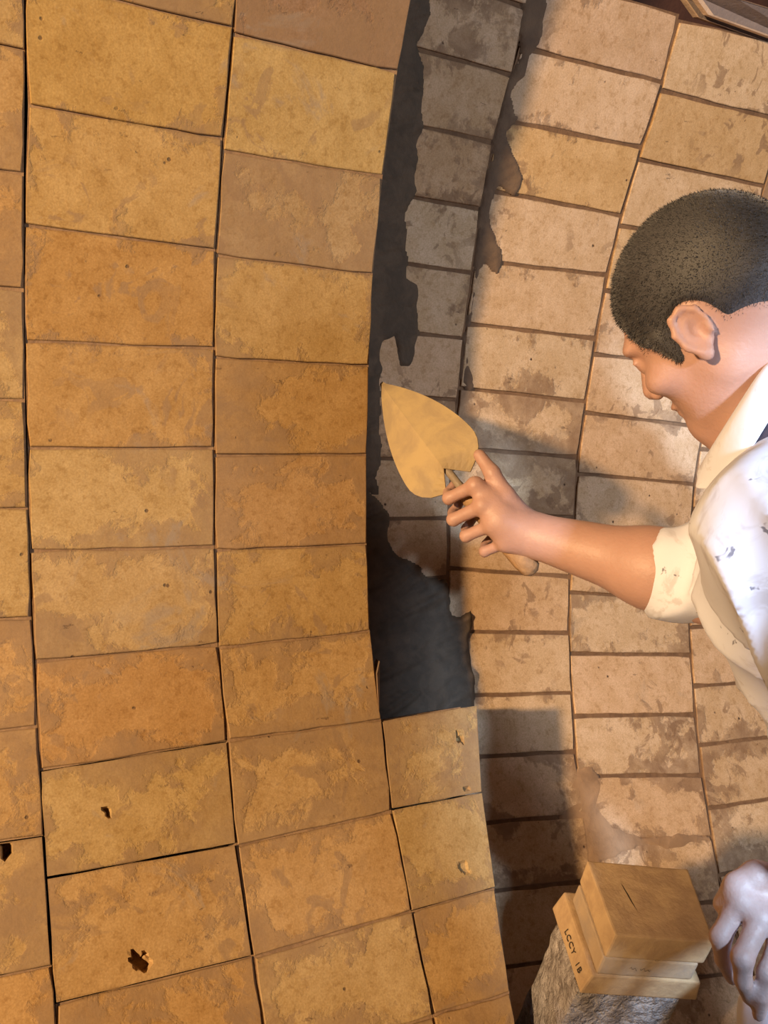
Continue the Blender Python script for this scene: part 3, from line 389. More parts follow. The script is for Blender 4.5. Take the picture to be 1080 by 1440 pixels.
# squeezed-out mortar lip at the lower end of the lining edge
lipv = [(0.4864, 1.0379, -0.8317), (0.4779, 1.0224, -0.8413), (0.4761, 1.0047, -0.8608), (0.4770, 0.9906, -0.8875), (0.4828, 0.9996, -0.8924), (0.4898, 1.0392, -0.8460)]
V = [Vector(p) for p in lipv]; c0 = sum(V, Vector()) / 6
V2 = [p + Vector((.004, .02, -.01)) for p in V]
lip = from_py('mortar_lip', V + V2, [(0,1,2,3,4,5), (11,10,9,8,7,6)] + [(i, (i+1) % 6, (i+1) % 6 + 6, i + 6) for i in range(6)], wall_front, M_FLOOR)

# ---------------------------------------------------------------- pile of loose firebricks on a rough grey block
M_LOOSE = plain_material('loose_firebrick', (0.50, 0.355, 0.205, 1), (0.38, 0.26, 0.155, 1), 30, .88, .55, .003)
M_LOOSE2 = plain_material('grey_smeared_firebrick', (0.43, 0.32, 0.21, 1), (0.33, 0.26, 0.20, 1), 24, .9, .6, .003)
M_GREY = plain_material('rough_grey_block', (0.46, 0.42, 0.41, 1), (0.24, 0.21, 0.20, 1), 70, .95, 1.0, .012, .1, 240)
M_INK = plain_material('black_marker', (0.06, 0.045, 0.035, 1), (0.05, 0.04, 0.03, 1), 50)
def hexa(name, top, bot, material, label, cat, bev=.0025, group=None, parent=None, sub=3, rough=.0012, seed=0):
    bm = bmesh.new()
    vs = [bm.verts.new(p) for p in list(top) + list(bot)]
    for f in [(0,1,2,3), (7,6,5,4), (0,4,5,1), (1,5,6,2), (2,6,7,3), (3,7,4,0)]: bm.faces.new([vs[i] for i in f])
    bmesh.ops.recalc_face_normals(bm, faces=bm.faces)
    bmesh.ops.bevel(bm, geom=list(bm.edges), offset=bev, segments=2, affect='EDGES', profile=.6)
    bmesh.ops.subdivide_edges(bm, edges=[e for e in bm.edges if e.calc_length() > .03], cuts=sub, use_grid_fill=True)
    for v in bm.verts:
        n = mnoise.noise_vector(v.co * 35 + Vector((seed, 0, 0))); v.co += n * rough
    me = bpy.data.meshes.new(name); bm.to_mesh(me); bm.free()
    c = sum((v.co for v in me.vertices), Vector()) / len(me.vertices)
    zb = min(v.co.z for v in me.vertices); c.z = zb
    for v in me.vertices: v.co -= c
    o = new_obj(name, me, parent, material); o.location = c
    if label: tag(o, label, cat, None, group)
    return o
def drop(pts, dz, sh=(0, 0)): return [Vector(p) + Vector((sh[0], sh[1], -dz)) for p in pts]
TOP = [Vector(p) for p in ((0.6620, 0.7255, -0.9271), (0.7908, 0.6821, -0.9271), (0.7442, 0.5865, -0.9271), (0.6285, 0.6255, -0.9271))]
G = 'loose firebricks piled on the grey block'
b1 = hexa('firebrick', TOP, drop(TOP, .037), M_LOOSE, 'topmost loose firebrick with a scratched flat top, pile on the grey block', 'brick', .0025, G, None, 3, .0008, 1)
t2 = drop(TOP, .0375); cc = sum(t2, Vector()) / 4
t2 = [cc + (p - cc) * .97 + Vector((-.004, 0, 0)) for p in t2]
b2 = hexa('firebrick', t2, drop(t2, .029), M_LOOSE2, 'grey-smeared middle loose firebrick squeezed between two others in the pile', 'brick', .003, G, None, 3, .001, 2)
T3 = [Vector(p) for p in ((0.6567, 0.7375, -0.9941), (0.7920, 0.6890, -0.9941), (0.7504, 0.5828, -0.9941), (0.6217, 0.6274, -0.9941))]
B3 = [Vector(p) for p in ((0.6518, 0.7422, -1.0281), (0.7965, 0.6918, -1.0281), (0.7584, 0.5822, -1.0281), (0.6168, 0.6299, -1.0281))]
b3 = hexa('firebrick', T3, B3, M_LOOSE, 'lowest loose firebrick with black handwriting on its bright side, pile on the grey block', 'brick', .0025, G, None, 3, .0008, 3)
# scratch on the top brick
sc0, sc1 = Vector((0.6836, 0.6869, -0.9266)), Vector((0.6768, 0.6429, -0.9266)); dr = (sc1 - sc0).normalized(); nn = Vector((-dr.y, dr.x, 0)) * .0011
scm = from_py('scratch', [sc0, sc0.lerp(sc1, .4) + nn, sc1, sc0.lerp(sc1, .6) - nn], [(0,1,2,3)], None, M_INK)
scm.parent = b1; scm.matrix_parent_inverse = Matrix.Translation(b1.location).inverted()
# handwriting on the lit side of the lowest brick
def writing(text, p_from, p_to, upv, size, parent, out, material=M_INK):
    cu = bpy.data.curves.new('handwriting', 'FONT'); cu.body = text; cu.size = size; cu.extrude = 0.0002; cu.shear = .25; cu.space_character = 1.15
    o = bpy.data.objects.new('handwriting', cu); COL.objects.link(o); cu.materials.append(material)
    x = (Vector(p_to) - Vector(p_from)).normalized(); y = (Vector(upv) - x * x.dot(Vector(upv))).normalized(); z = x.cross(y)
    mm = Matrix((x, y, z)).transposed().to_4x4(); mm.translation = Vector(p_from) + z * out
    bpy.context.view_layer.update()
    me = bpy.data.meshes.new_from_object(o.evaluated_get(bpy.context.evaluated_depsgraph_get())); bpy.data.objects.remove(o)
    o = new_obj('handwriting', me)
    o.parent = parent; o.matrix_parent_inverse = Matrix.Translation(parent.location).inverted(); o.matrix_world = mm
    return o
_a, _b = T3[0].lerp(B3[0], .68), T3[3].lerp(B3[3], .68)
writing('LCCY  1B', _a.lerp(_b, .36), _b, T3[3] - B3[3], .0125, b3, .0012)
# faint pencil squiggle on the front of the middle brick
_f0, _f1 = t2[3].lerp(t2[2], .30) + Vector((0, 0, -.014)), t2[3].lerp(t2[2], .52) + Vector((0, 0, -.015))
_fn = (t2[2] - t2[3]).cross(Vector((0, 0, 1))).normalized()
_fn = _fn if _fn.dot(t2[3] - t2[0]) > 0 else -_fn
_q = []
for k in range(17):
    c_ = _f0.lerp(_f1, k / 16) + Vector((0, 0, .0022 * math.sin(k * 1.9) + .001 * math.sin(k * .8))) + _fn * .0016
    _q += [c_ + Vector((0, 0, .0004)), c_ - Vector((0, 0, .0004))]
sq = from_py('pencil_mark', _q, [(2*k, 2*k+1, 2*k+3, 2*k+2) for k in range(16) if k not in (6, 7)], None, M_INK)
sq.parent = b2; sq.matrix_parent_inverse = Matrix.Translation(b2.location).inverted()
# grey block
GT = [Vector(p) for p in ((0.6515, 0.7273, -1.0301), (0.7815, 0.6805, -1.0301), (0.7420, 0.5909, -1.0301), (0.6195, 0.6371, -1.0301))]
GB = [p + Vector((0, 0, -.30)) for p in GT]
def floor_z(p): return -math.sqrt(max(.01, R2 * R2 - p.y * p.y))
GB = [Vector((p.x - .01, p.y, floor_z(p) + .004)) for p in GT]
gb = hexa('rough_block', GT, GB, M_GREY, 'rough grey fibrous block carrying the pile of loose firebricks', 'block', .006, None, None, 12, .0045, 5)

# pale boards lying above the unfinished backing course
M_BOARD = plain_material('pale_board_edge', (0.66, 0.50, 0.38, 1), (0.56, 0.42, 0.33, 1), 30)
M_BFACE = plain_material('grey_board_face', (0.30, 0.25, 0.24, 1), (0.26, 0.215, 0.21, 1), 20)
def board(corners, th_v, inset, label):
    c = [Vector(p) for p in corners]; t = Vector(th_v)
    root = bpy.data.objects.new('insulation_board', None); COL.objects.link(root); root.location = c[0]
    V = [p - c[0] for p in c]; n = len(V)
    V2 = [p + t for p in V]
    cen = sum(V, Vector()) / n
    Vi = [cen + (p - cen) * (1 - inset) for p in V]
    fs = [tuple(range(n, 2 * n))] + [(i, (i+1) % n, (i+1) % n + n, i + n) for i in range(n)]
    fs += [(i, (i+1) % n, (i+1) % n + 2*n, i + 2*n) for i in range(n)]
    from_py('rim', V + V2 + Vi, fs, root, M_BOARD)
    nrm = (V[1] - V[0]).cross(V[2] - V[0]).normalized()
    if nrm.dot(t) > 0: nrm = -nrm
    from_py('face', [p - nrm * .001 for p in Vi], [tuple(range(n))], root, M_BFACE)
    tag(root, label, 'board', None, 'boards above the backing course')
    return root

board([(0.9914, 1.4498, 0.1719), (1.0307, 1.4527, 0.1454), (1.0706, 1.4544, 0.1278), (1.4223, 1.4546, 0.1252), (1.4094, 1.4204, 0.1654), (1.0861, 1.4216, 0.1547)], (0.0, 0.012, 0.0), .10, 'front pale-edged grey board lying above the top row of backing bricks')
board([(0.9869, 1.4701, 0.1712), (1.0265, 1.4730, 0.1433), (1.0669, 1.4748, 0.1245), (1.4267, 1.4751, 0.1207), (1.4139, 1.4509, 0.1630), (1.0882, 1.4518, 0.1544)], (0.0, 0.012, 0.0), .03, 'rear pale board showing as a second edge under the front board')


# ---------------------------------------------------------------- trowel
M_BLADE = plain_material('mortar_smeared_blade', (0.44, 0.33, 0.17, 1), (0.34, 0.255, 0.15, 1), 25, .55, .3, .002, .5)
M_WOOD = plain_material('worn_handle', (0.40, 0.24, 0.12, 1), (0.28, 0.17, 0.09, 1), 60, .6)
M_STEEL = plain_material('dull_steel', (0.35, 0.28, 0.20, 1), (0.25, 0.20, 0.15, 1), 40, .45)
tip, heel, hend = Vector((0.5077, 1.2575, -0.4872)), Vector((0.5602, 1.0965, -0.5601)), Vector((0.6398, 0.9529, -0.6441))
tr = bpy.data.objects.new('trowel', None); COL.objects.link(tr); tr.location = heel
tag(tr, 'leaf-shaped hand trowel smeared with tan mortar, held out to the wall', 'trowel')
ax = (tip - heel); L = ax.length; ax.normalize()
view = Vector((0.0000, 0.1806, -0.1771)) - heel
side = Vector((0.5948, 1.1266, -0.4994)) - Vector((0.5318, 1.1365, -0.6092)); side = (side - ax * side.dot(ax)).normalized()
nb = ax.cross(side).normalized()
if nb.dot(view) < 0: nb = -nb
NS, NWD = 22, 10
V, Fc = [], []
for i in range(NS + 1):
    t = i / NS
    w = .062 * math.sqrt(max(0, 1 - ((.20 - t) / .215) ** 2)) if t < .20 else .062 * (1 - ((t - .20) / .80) ** 1.7)
    w = max(w, .0025)
    for j in range(NWD + 1):
        s = -1 + 2 * j / NWD
        rid = .019 * (1 - t) ** .45 * (1 - abs(s)) - .004
        V.append(ax * (L * t - .022 * abs(s) * (1 - t) ** 2) + side * (w * s) + nb * (rid))
nrow = NWD + 1
for i in range(NS):
    for j in range(NWD): Fc.append((i*nrow+j, (i+1)*nrow+j, (i+1)*nrow+j+1, i*nrow+j+1))
nb0 = len(V)
V += [v - nb * .0022 for v in V]
Fc += [tuple(reversed([k + nb0 for k in f])) for f in Fc[:]]
rim = [j for j in range(nrow)] + [i*nrow+NWD for i in range(1, NS+1)] + [NS*nrow+j for j in range(NWD-1, -1, -1)] + [i*nrow for i in range(NS-1, 0, -1)]
Fc += [(rim[k], rim[(k+1) % len(rim)], rim[(k+1) % len(rim)] + nb0, rim[k] + nb0) for k in range(len(rim))]
from_py('blade', V, Fc, tr, M_BLADE)
def lathe(name, p0, p1, prof, parent, material, org, seg=14):
    p0, p1 = Vector(p0), Vector(p1); a = (p1 - p0); l = a.length; a.normalize()
    x = a.orthogonal().normalized(); y = a.cross(x)
    V, Fc = [], []
    for t, r in prof:
        for k in range(seg):
            an = 2 * math.pi * k / seg; V.append(p0 + a * (l * t) + (x * math.cos(an) + y * math.sin(an)) * r - org)
    for i in range(len(prof) - 1):
        for k in range(seg): Fc.append((i*seg+k, i*seg+(k+1) % seg, (i+1)*seg+(k+1) % seg, (i+1)*seg+k))
    Fc.append(tuple(range(seg))[::-1]); Fc.append(tuple((len(prof)-1)*seg+k for k in range(seg)))
    return from_py(name, V, Fc, parent, material, True)
hs = Vector((0.5712, 1.0628, -0.5749))
lathe('tang', heel + ax * .035 + nb * .006, hs, [(0, .003), (.3, .0055), (.8, .0055), (1, .007)], tr, M_STEEL, heel)
lathe('handle', hs, hend, [(0, .010), (.08, .0125), (.3, .0135), (.6, .015), (.85, .0155), (.96, .013), (1, .006)], tr, M_WOOD, heel)

# ---------------------------------------------------------------- the worker
class Field:
    """signed distance grid; shapes are blended in, then meshed with surface nets"""
    def __init__(s, lo, hi, h):
        s.lo = np.array(lo, dtype=np.float32); s.h = h
        s.n = tuple(int(math.ceil((hi[i] - lo[i]) / h)) + 1 for i in range(3))
        s.g = np.full(s.n, .08, dtype=np.float32)
    def _sl(s, lo, hi, pad):
        a = np.floor((np.array(lo) - pad - s.lo) / s.h).astype(int); b = np.ceil((np.array(hi) + pad - s.lo) / s.h).astype(int) + 1
        a = np.clip(a, 0, np.array(s.n)); b = np.clip(b, 0, np.array(s.n))
        if (b <= a).any(): return None
        sl = tuple(slice(a[i], b[i]) for i in range(3))
        ax_ = [(np.arange(a[i], b[i], dtype=np.float32) * s.h + s.lo[i]) for i in range(3)]
        return sl, np.meshgrid(*ax_, indexing='ij', sparse=True)
    def _put(s, sl, d, k, sub=False):
        a = s.g[sl]
        if sub:
            d = -d
            hh = np.maximum(k - np.abs(a - d), 0) / k; s.g[sl] = np.maximum(a, d) + hh * hh * k * .25
        else:
            hh = np.maximum(k - np.abs(a - d), 0) / k; s.g[sl] = np.minimum(a, d) - hh * hh * k * .25
    def cone(s, p, q, r1, r2, k=.01, sub=False, sq=None):
        p = np.array(p, dtype=np.float32); q = np.array(q, dtype=np.float32); r = max(r1, r2)
        R = s._sl(np.minimum(p, q) - r, np.maximum(p, q) + r, .03 + k)
        if R is None: return
        sl, (X, Y, Z) = R; d = q - p; l2 = float((d * d).sum()) + 1e-12
        t = np.clip(((X - p[0]) * d[0] + (Y - p[1]) * d[1] + (Z - p[2]) * d[2]) / l2, 0, 1)
        dist = np.sqrt((X - p[0] - t * d[0]) ** 2 + (Y - p[1] - t * d[1]) ** 2 + (Z - p[2] - t * d[2]) ** 2) - (r1 + (r2 - r1) * t)
        s._put(sl, dist, k, sub)
    def ell(s, c, axes, rad_, k=.01, sub=False):
        """ellipsoid: axes are three unit vectors, rad_ the three radii"""
        c = np.array(c, dtype=np.float32); r = max(rad_)
        R = s._sl(c - r, c + r, .03 + k)
        if R is None: return
        sl, (X, Y, Z) = R; X = X - c[0]; Y = Y - c[1]; Z = Z - c[2]
        a2 = 0; b2 = 0
        for v, rr in zip(axes, rad_):
            t = X * v[0] + Y * v[1] + Z * v[2]; a2 = a2 + (t / rr) ** 2; b2 = b2 + (t / rr ** 2) ** 2
        k0 = np.sqrt(a2); k1 = np.sqrt(b2)
        s._put(sl, k0 * (k0 - 1) / np.maximum(k1, 1e-4), k, sub)
    def mesh(s):
        g = s.g; ins = g < 0
        c = np.zeros(tuple(x - 1 for x in s.n), dtype=np.uint8)
        for dx in (0, 1):
            for dy in (0, 1):
                for dz in (0, 1): c += ins[dx:s.n[0]-1+dx, dy:s.n[1]-1+dy, dz:s.n[2]-1+dz]
        act = np.argwhere((c > 0) & (c < 8))
        idx = np.full(c.shape, -1, dtype=np.int32); idx[act[:, 0], act[:, 1], act[:, 2]] = np.arange(len(act))
        cor = [(x, y, z) for x in (0, 1) for y in (0, 1) for z in (0, 1)]
        val = {o: g[act[:, 0] + o[0], act[:, 1] + o[1], act[:, 2] + o[2]] for o in cor}
        acc = np.zeros((len(act), 3)); cnt = np.zeros(len(act))
        for o in cor:
            for k in range(3):
                if o[k]: continue
                q = list(o); q[k] = 1; q = tuple(q)
                a, b = val[o], val[q]; m = (a < 0) != (b < 0)
                t = np.where(m, a / np.where(m, a - b, 1), 0)
                pt = np.tile(np.array(o, dtype=float), (len(act), 1)); pt[:, k] = t
                acc += pt * m[:, None]; cnt += m
        verts = (act + acc / cnt[:, None]) * s.h + s.lo
        faces = []
        for k in range(3):
            sa = [slice(None)] * 3; sb = [slice(None)] * 3; sa[k] = slice(0, -1); sb[k] = slice(1, None)
            A = ins[tuple(sa)]; B = ins[tuple(sb)]
            e = np.argwhere(A != B)
            i, j = (k + 1) % 3, (k + 2) % 3
            ok = (e[:, i] > 0) & (e[:, j] > 0) & (e[:, i] < s.n[i] - 1) & (e[:, j] < s.n[j] - 1); e = e[ok]
            f = A[e[:, 0], e[:, 1], e[:, 2]]
            def ci(di, dj):
                q = e.copy(); q[:, i] += di; q[:, j] += dj; return idx[q[:, 0], q[:, 1], q[:, 2]]
            quad = np.stack([ci(-1, -1), ci(0, -1), ci(0, 0), ci(-1, 0)], 1)
            quad[~f] = quad[~f][:, ::-1]
            faces.append(quad)
        faces = np.concatenate(faces); faces = faces[(faces >= 0).all(1)]
        return verts, faces
def net_obj(name, field, origin, parent=None, material=None, smooth_iter=2):
    v, f = field.mesh()
    # a little Laplacian relaxing
    e = np.concatenate([f[:, [0, 1]], f[:, [1, 2]], f[:, [2, 3]], f[:, [3, 0]]])
    for _ in range(smooth_iter):
        acc = np.zeros_like(v); cn = np.zeros(len(v))
        for k in range(3):
            acc[:, k] = np.bincount(e[:, 0], v[e[:, 1], k], len(v)) + np.bincount(e[:, 1], v[e[:, 0], k], len(v))
        cn = np.bincount(e[:, 0], minlength=len(v)) + np.bincount(e[:, 1], minlength=len(v))
        v = v * .5 + .5 * acc / np.maximum(cn, 1)[:, None]
    me = bpy.data.meshes.new(name)
    me.vertices.add(len(v)); me.vertices.foreach_set('co', (v - np.array(origin)).astype(np.float32).ravel())
    me.loops.add(len(f) * 4); me.loops.foreach_set('vertex_index', f.astype(np.int32).ravel())
    me.polygons.add(len(f)); me.polygons.foreach_set('loop_start', np.arange(0, len(f) * 4, 4, dtype=np.int32))
    me.polygons.foreach_set('use_smooth', np.ones(len(f), dtype=bool))
    me.update(calc_edges=True); me.validate()
    o = new_obj(name, me, parent, material)
    return o, v

def vec(p): return np.array(p, dtype=float)
def unit(v): v = np.array(v, dtype=float); return v / np.linalg.norm(v)
CR, CU, CB = np.array(_right), np.array(_up), -np.array(_fwd)      # the viewing frame's axes, for directions of limbs
def dirv(x, y, z): return unit(CR * x + CU * y + CB * z)
def rot(v, axis, ang):
    axis = unit(axis); return v * math.cos(ang) + np.cross(axis, v) * math.sin(ang) + axis * np.dot(axis, v) * (1 - math.cos(ang))

# joints
HEAD = vec((0.7052, 0.8737, -0.2713))
NECK = vec((0.8167, 0.7996, -0.3801))
SH_R, EL_R, WR_R = vec((0.9325, 0.8532, -0.4744)), vec((0.7734, 0.7950, -0.5740)), vec((0.6364, 0.9767, -0.5990))
SH_L, EL_L, WR_L = vec((0.6551, 0.6379, -0.4306)), vec((0.6011, 0.4402, -0.5156)), vec((0.6727, 0.4758, -0.7065))
CHEST = vec((0.8227, 0.6817, -0.4896)); BELLY = vec((0.9059, 0.5797, -0.6102)); PELV = vec((0.9614, 0.5062, -0.7020))
HIP_R, HIP_L = vec((1.0886, 0.5446, -0.7900)), vec((0.8483, 0.4513, -0.6327))
KN_L = vec((0.7394, 0.4444, -0.9011)); KN_R = vec((1.0244, 0.5520, -0.9941))
def on_floor(x, y, up): return np.array([x, y, -math.sqrt(R2 * R2 - y * y) + up])
AN_L = on_floor(KN_L[0] + .10, KN_L[1] - .06, .10); AN_R = on_floor(KN_R[0] + .12, KN_R[1] - .12, .10)

# head frame: forward, up, left
hf = dirv(-.52, -.42, -.74); hu0 = dirv(-.52, .80, .04); hu = unit(hu0 - hf * np.dot(hu0, hf)); hl = np.cross(hu, hf)
HA = (hf, hl, hu)
def H(f, l, u): return HEAD + hf * f + hl * l + hu * u
ORG = (HIP_R + HIP_L) / 2; ORG[2] = -math.sqrt(R2 * R2 - ORG[1] ** 2)

pts = np.array([HEAD, NECK, SH_R, EL_R, WR_R, SH_L, EL_L, WR_L, CHEST, PELV, HIP_R, HIP_L, KN_L, KN_R, AN_L, AN_R, vec((0.5616, 1.0901, -0.5340))])
B = Field(pts.min(0) - .17, pts.max(0) + .17, .0033)
# cranium, face, jaw
B.ell(H(-.012, 0, .028), HA, (.098, .076, .088), .02)
B.ell(H(.030, 0, -.040), HA, (.062, .060, .078), .03)
B.cone(H(-.005, .050, -.055), H(.066, .018, -.100), .022, .018, .03)
B.cone(H(-.005, -.050, -.055), H(.066, -.018, -.100), .022, .018, .03)
B.ell(H(.072, 0, -.100), HA, (.022, .026, .020), .02)
B.ell(H(.078, 0, .020), HA, (.018, .052, .012), .015)
for sgn in (1, -1):
    B.ell(H(.062, sgn * .045, -.028), HA, (.024, .022, .016), .02)
    B.ell(H(.095, sgn * .031, -.002), HA, (.016, .016, .010), .008, True)
    B.ell(H(.077, sgn * .031, -.003), HA, (.0125, .0135, .0125), .004)
    B.cone(H(.089, sgn * .022, .006), H(.083, sgn * .044, .004), .0035, .003, .003)
B.cone(H(.090, 0, .004), H(.108, 0, -.034), .0075, .0125, .008)
for sgn in (1, -1): B.ell(H(.100, sgn * .012, -.040), HA, (.009, .008, .008), .005)
B.ell(H(.086, 0, -.064), HA, (.014, .026, .0065), .005); B.ell(H(.084, 0, -.075), HA, (.014, .022, .007), .005)
B.cone(H(.102, .024, -.0695), H(.102, -.024, -.0695), .002, .002, .003, True)
# ears: a tilted shell with a hollow, a rolled rim and a lobe
for sgn in (1, -1):
    eo = unit(hl * sgn * .86 - hf * .50); ef = unit(np.cross(hu, eo) * sgn)
    ec = H(-.008, sgn * .078, -.004)
    B.ell(ec + eo * .006, (eo, ef, hu), (.007, .016, .027), .006)
    ring = [(.016, .004), (.013, .018), (.001, .027), (-.012, .022), (-.017, .006), (-.015, -.010), (-.007, -.022)]
    for (a, b), (c, d) in zip(ring[:-1], ring[1:]):
        B.cone(ec + eo * .013 + ef * a + hu * b, ec + eo * .013 + ef * c + hu * d, .0036, .0036, .004)
    B.ell(ec + eo * .010 - hu * .026 - ef * .003, (eo, ef, hu), (.006, .008, .009), .005)
    B.ell(ec + eo * .018 + ef * .003 - hu * .002, (eo, ef, hu), (.0115, .0095, .0165), .003, True)
    B.cone(ec + eo * .012 + ef * .015 - hu * .002, ec + eo * .012 + ef * .014 - hu * .009, .004, .004, .003)
# neck and trunk
B.cone(H(-.035, 0, -.02), NECK, .056, .064, .03)
B.cone(H(.010, .028, -.075), NECK + (SH_L - NECK) * .25, .018, .03, .03)
B.cone(NECK, CHEST, .075, .12, .05); B.cone(CHEST, BELLY, .125, .13, .06); B.cone(BELLY, PELV, .13, .14, .06)
B.cone(NECK, SH_L, .055, .056, .04); B.cone(NECK, SH_R, .055, .056, .04)
B.cone(CHEST, SH_L, .09, .055, .05); B.cone(CHEST, SH_R, .09, .055, .05)
# legs
for hp, kn, an, in ((HIP_R, KN_R, AN_R), (HIP_L, KN_L, AN_L)):
    B.cone(hp, kn, .085, .055, .05); B.cone(PELV, hp, .11, .09, .05)
    mid_c = kn + (an - kn) * .3
    B.cone(kn, mid_c, .052, .054, .03); B.cone(mid_c, an, .054, .036, .03)
    toe = an + np.array([-.15, .05, 0]); toe[2] = -math.sqrt(R2 * R2 - toe[1] ** 2) + .035
    B.cone(an - np.array([0, 0, .05]), toe, .036, .03, .03)
# arms
def arm(sh, el, wr):
    mid_f = el + (wr - el) * .30
    B.cone(sh, el, .054, .042, .03); B.cone(el, mid_f, .043, .046, .03); B.cone(mid_f, wr, .046, .029, .03)
arm(SH_R, EL_R, WR_R); arm(SH_L, EL_L, WR_L)
SEG = [(.042, .027, .021), (.046, .030, .022), (.042, .028, .021), (.033, .021, .019)]
RADF = [(.0102, .0088, .0076), (.0104, .0090, .0078), (.0098, .0085, .0074), (.0085, .0075, .0066)]
def hand(wr, mcps, fdirs, axis, curls, thumb, nrm, seglist=SEG, chains=None, fk=.96):
    """palm from wrist to four knuckles, each finger a chain bent about its axis, thumb as explicit joints"""
    mcps = [vec(m) for m in mcps]
    for k, m in enumerate(mcps):
        B.cone(wr + (m - wr) * .12, m, .018, .0125, .012)
        B.ell(m + nrm * .003, HA, (.0105, .0105, .0105), .005)
        if k: B.cone((wr + mcps[k - 1] * 2) / 3, (wr + m * 2) / 3, .015, .015, .01)
    B.cone(wr, (wr + mcps[1] + mcps[2]) / 3, .026, .02, .015)
    tips = []
    for k, m in enumerate(mcps):
        p = m
        if chains is None:
            d = unit(fdirs[k]); a = axis[k] if isinstance(axis, list) else axis
        for q in range(3):
            if chains is None: d = rot(d, a, curls[k][q]); e = p + d * seglist[k][q]
            else: e = vec(chains[k][q])
            r0 = RADF[k][q]; r1 = RADF[k][min(q + 1, 2)] if q < 2 else RADF[k][2] * .82
            B.cone(p, e, r0 * fk, r1 * fk, .0015)
            if q == 1: B.ell(p, HA, (r0 * 1.08,) * 3, .003)
            p = e
        tips.append(p)
    t = [vec(x) for x in thumb]
    rr = (.016, .0125, .0105, .0085)
    for q in range(len(t) - 1): B.cone(t[q], t[q + 1], rr[q], rr[q + 1], .006)
    return tips
# right hand closed round the trowel handle: back of the hand towards the lens, thumb along the handle
RN = dirv(.05, .25, .95)
rx = dirv(-.64, .77, 0.0)
hand(WR_R, [(0.5680, 1.0339, -0.5544), (0.5739, 1.0145, -0.5754), (0.5858, 0.9988, -0.5949), (0.6028, 0.9839, -0.6150)],
     [dirv(-.80, -.42, -.15)] * 4, -rx, [(.35, 1.25, .9), (.35, 1.3, .95), (.4, 1.3, 1.0), (.45, 1.35, 1.0)],
     [(0.6282, 0.9950, -0.5827), (0.6056, 1.0119, -0.5595), (0.5912, 1.0367, -0.5366), (0.5810, 1.0615, -0.5216)], RN)
# left hand resting over the knee
LN = dirv(-.25, .45, .85)
lx = dirv(-.45, .75, .10)
hand(WR_L, [(0.5766, 0.4922, -0.7020), (0.5823, 0.4727, -0.7031), (0.6004, 0.4614, -0.7121), (0.6202, 0.4505, -0.7259)], None, None, None,
     [(0.6245, 0.4852, -0.6881), (0.5949, 0.4984, -0.6848), (0.5792, 0.5012, -0.6958), (0.5728, 0.5015, -0.7171)], LN, chains=[
     [(0.5568, 0.4819, -0.7290), (0.5622, 0.4741, -0.7494), (0.5791, 0.4690, -0.7722)], [(0.5526, 0.4564, -0.7205), (0.5580, 0.4501, -0.7427), (0.5761, 0.4480, -0.7681)],
     [(0.5768, 0.4453, -0.7325), (0.5753, 0.4405, -0.7539), (0.5832, 0.4389, -0.7791)], [(0.6027, 0.4361, -0.7490), (0.6026, 0.4329, -0.7681), (0.6065, 0.4310, -0.7855)]], fk=.96)

# skin
def skin_material():
    m, nt, b = mat('skin'); N = NT(nt); Pp = N.pos()
    at_ = N.n('ShaderNodeAttribute', attribute_name='dust')
    blot = N.noise(Pp, 30, 4, .6)
    c = N.mix(blot, (.50, .305, .25, 1), (.40, .235, .19, 1))
    dusty = N.mix(N.noise(Pp, 70, 4, .6), (.64, .49, .46, 1), (.48, .33, .30, 1))
    c = N.mix(N.math('MULTIPLY', at_.outputs['Fac'], N.step(N.noise(Pp, 45, 4, .6), .15, .55)), c, dusty)
    nt.links.new(c, b.inputs['Base Color']); b.inputs['Roughness'].default_value = .5
    b.inputs['Subsurface Weight'].default_value = .08; b.inputs['Subsurface Radius'].default_value = (.01, .004, .002)
    hgt = N.math('ADD', N.noise(Pp, 220, 3, .6), N.math('MULTIPLY', N.noise(Pp, 60, 3, .6), .8))
    nt.links.new(N.bump(hgt, .35, .0015), b.inputs['Normal'])
    return m
person, PV = net_obj('person', B, ORG, None, skin_material(), 1)
person.location = ORG
tag(person, 'crouching worker in a stained white shirt reaching a trowel to the wall', 'person')
dist_l = np.linalg.norm(PV - (WR_L + vec((0.5772, 0.4702, -0.7314))) / 2, axis=1)
dust = np.clip((.20 - dist_l) / .06, 0, 1)
att = person.data.attributes.new('dust', 'FLOAT', 'POINT'); att.data.foreach_set('value', dust.astype(np.float32))

def part_obj(name, field, material, parent=person, it=2):
    o, v = net_obj(name, field, ORG, parent, material, it)
    return o, v

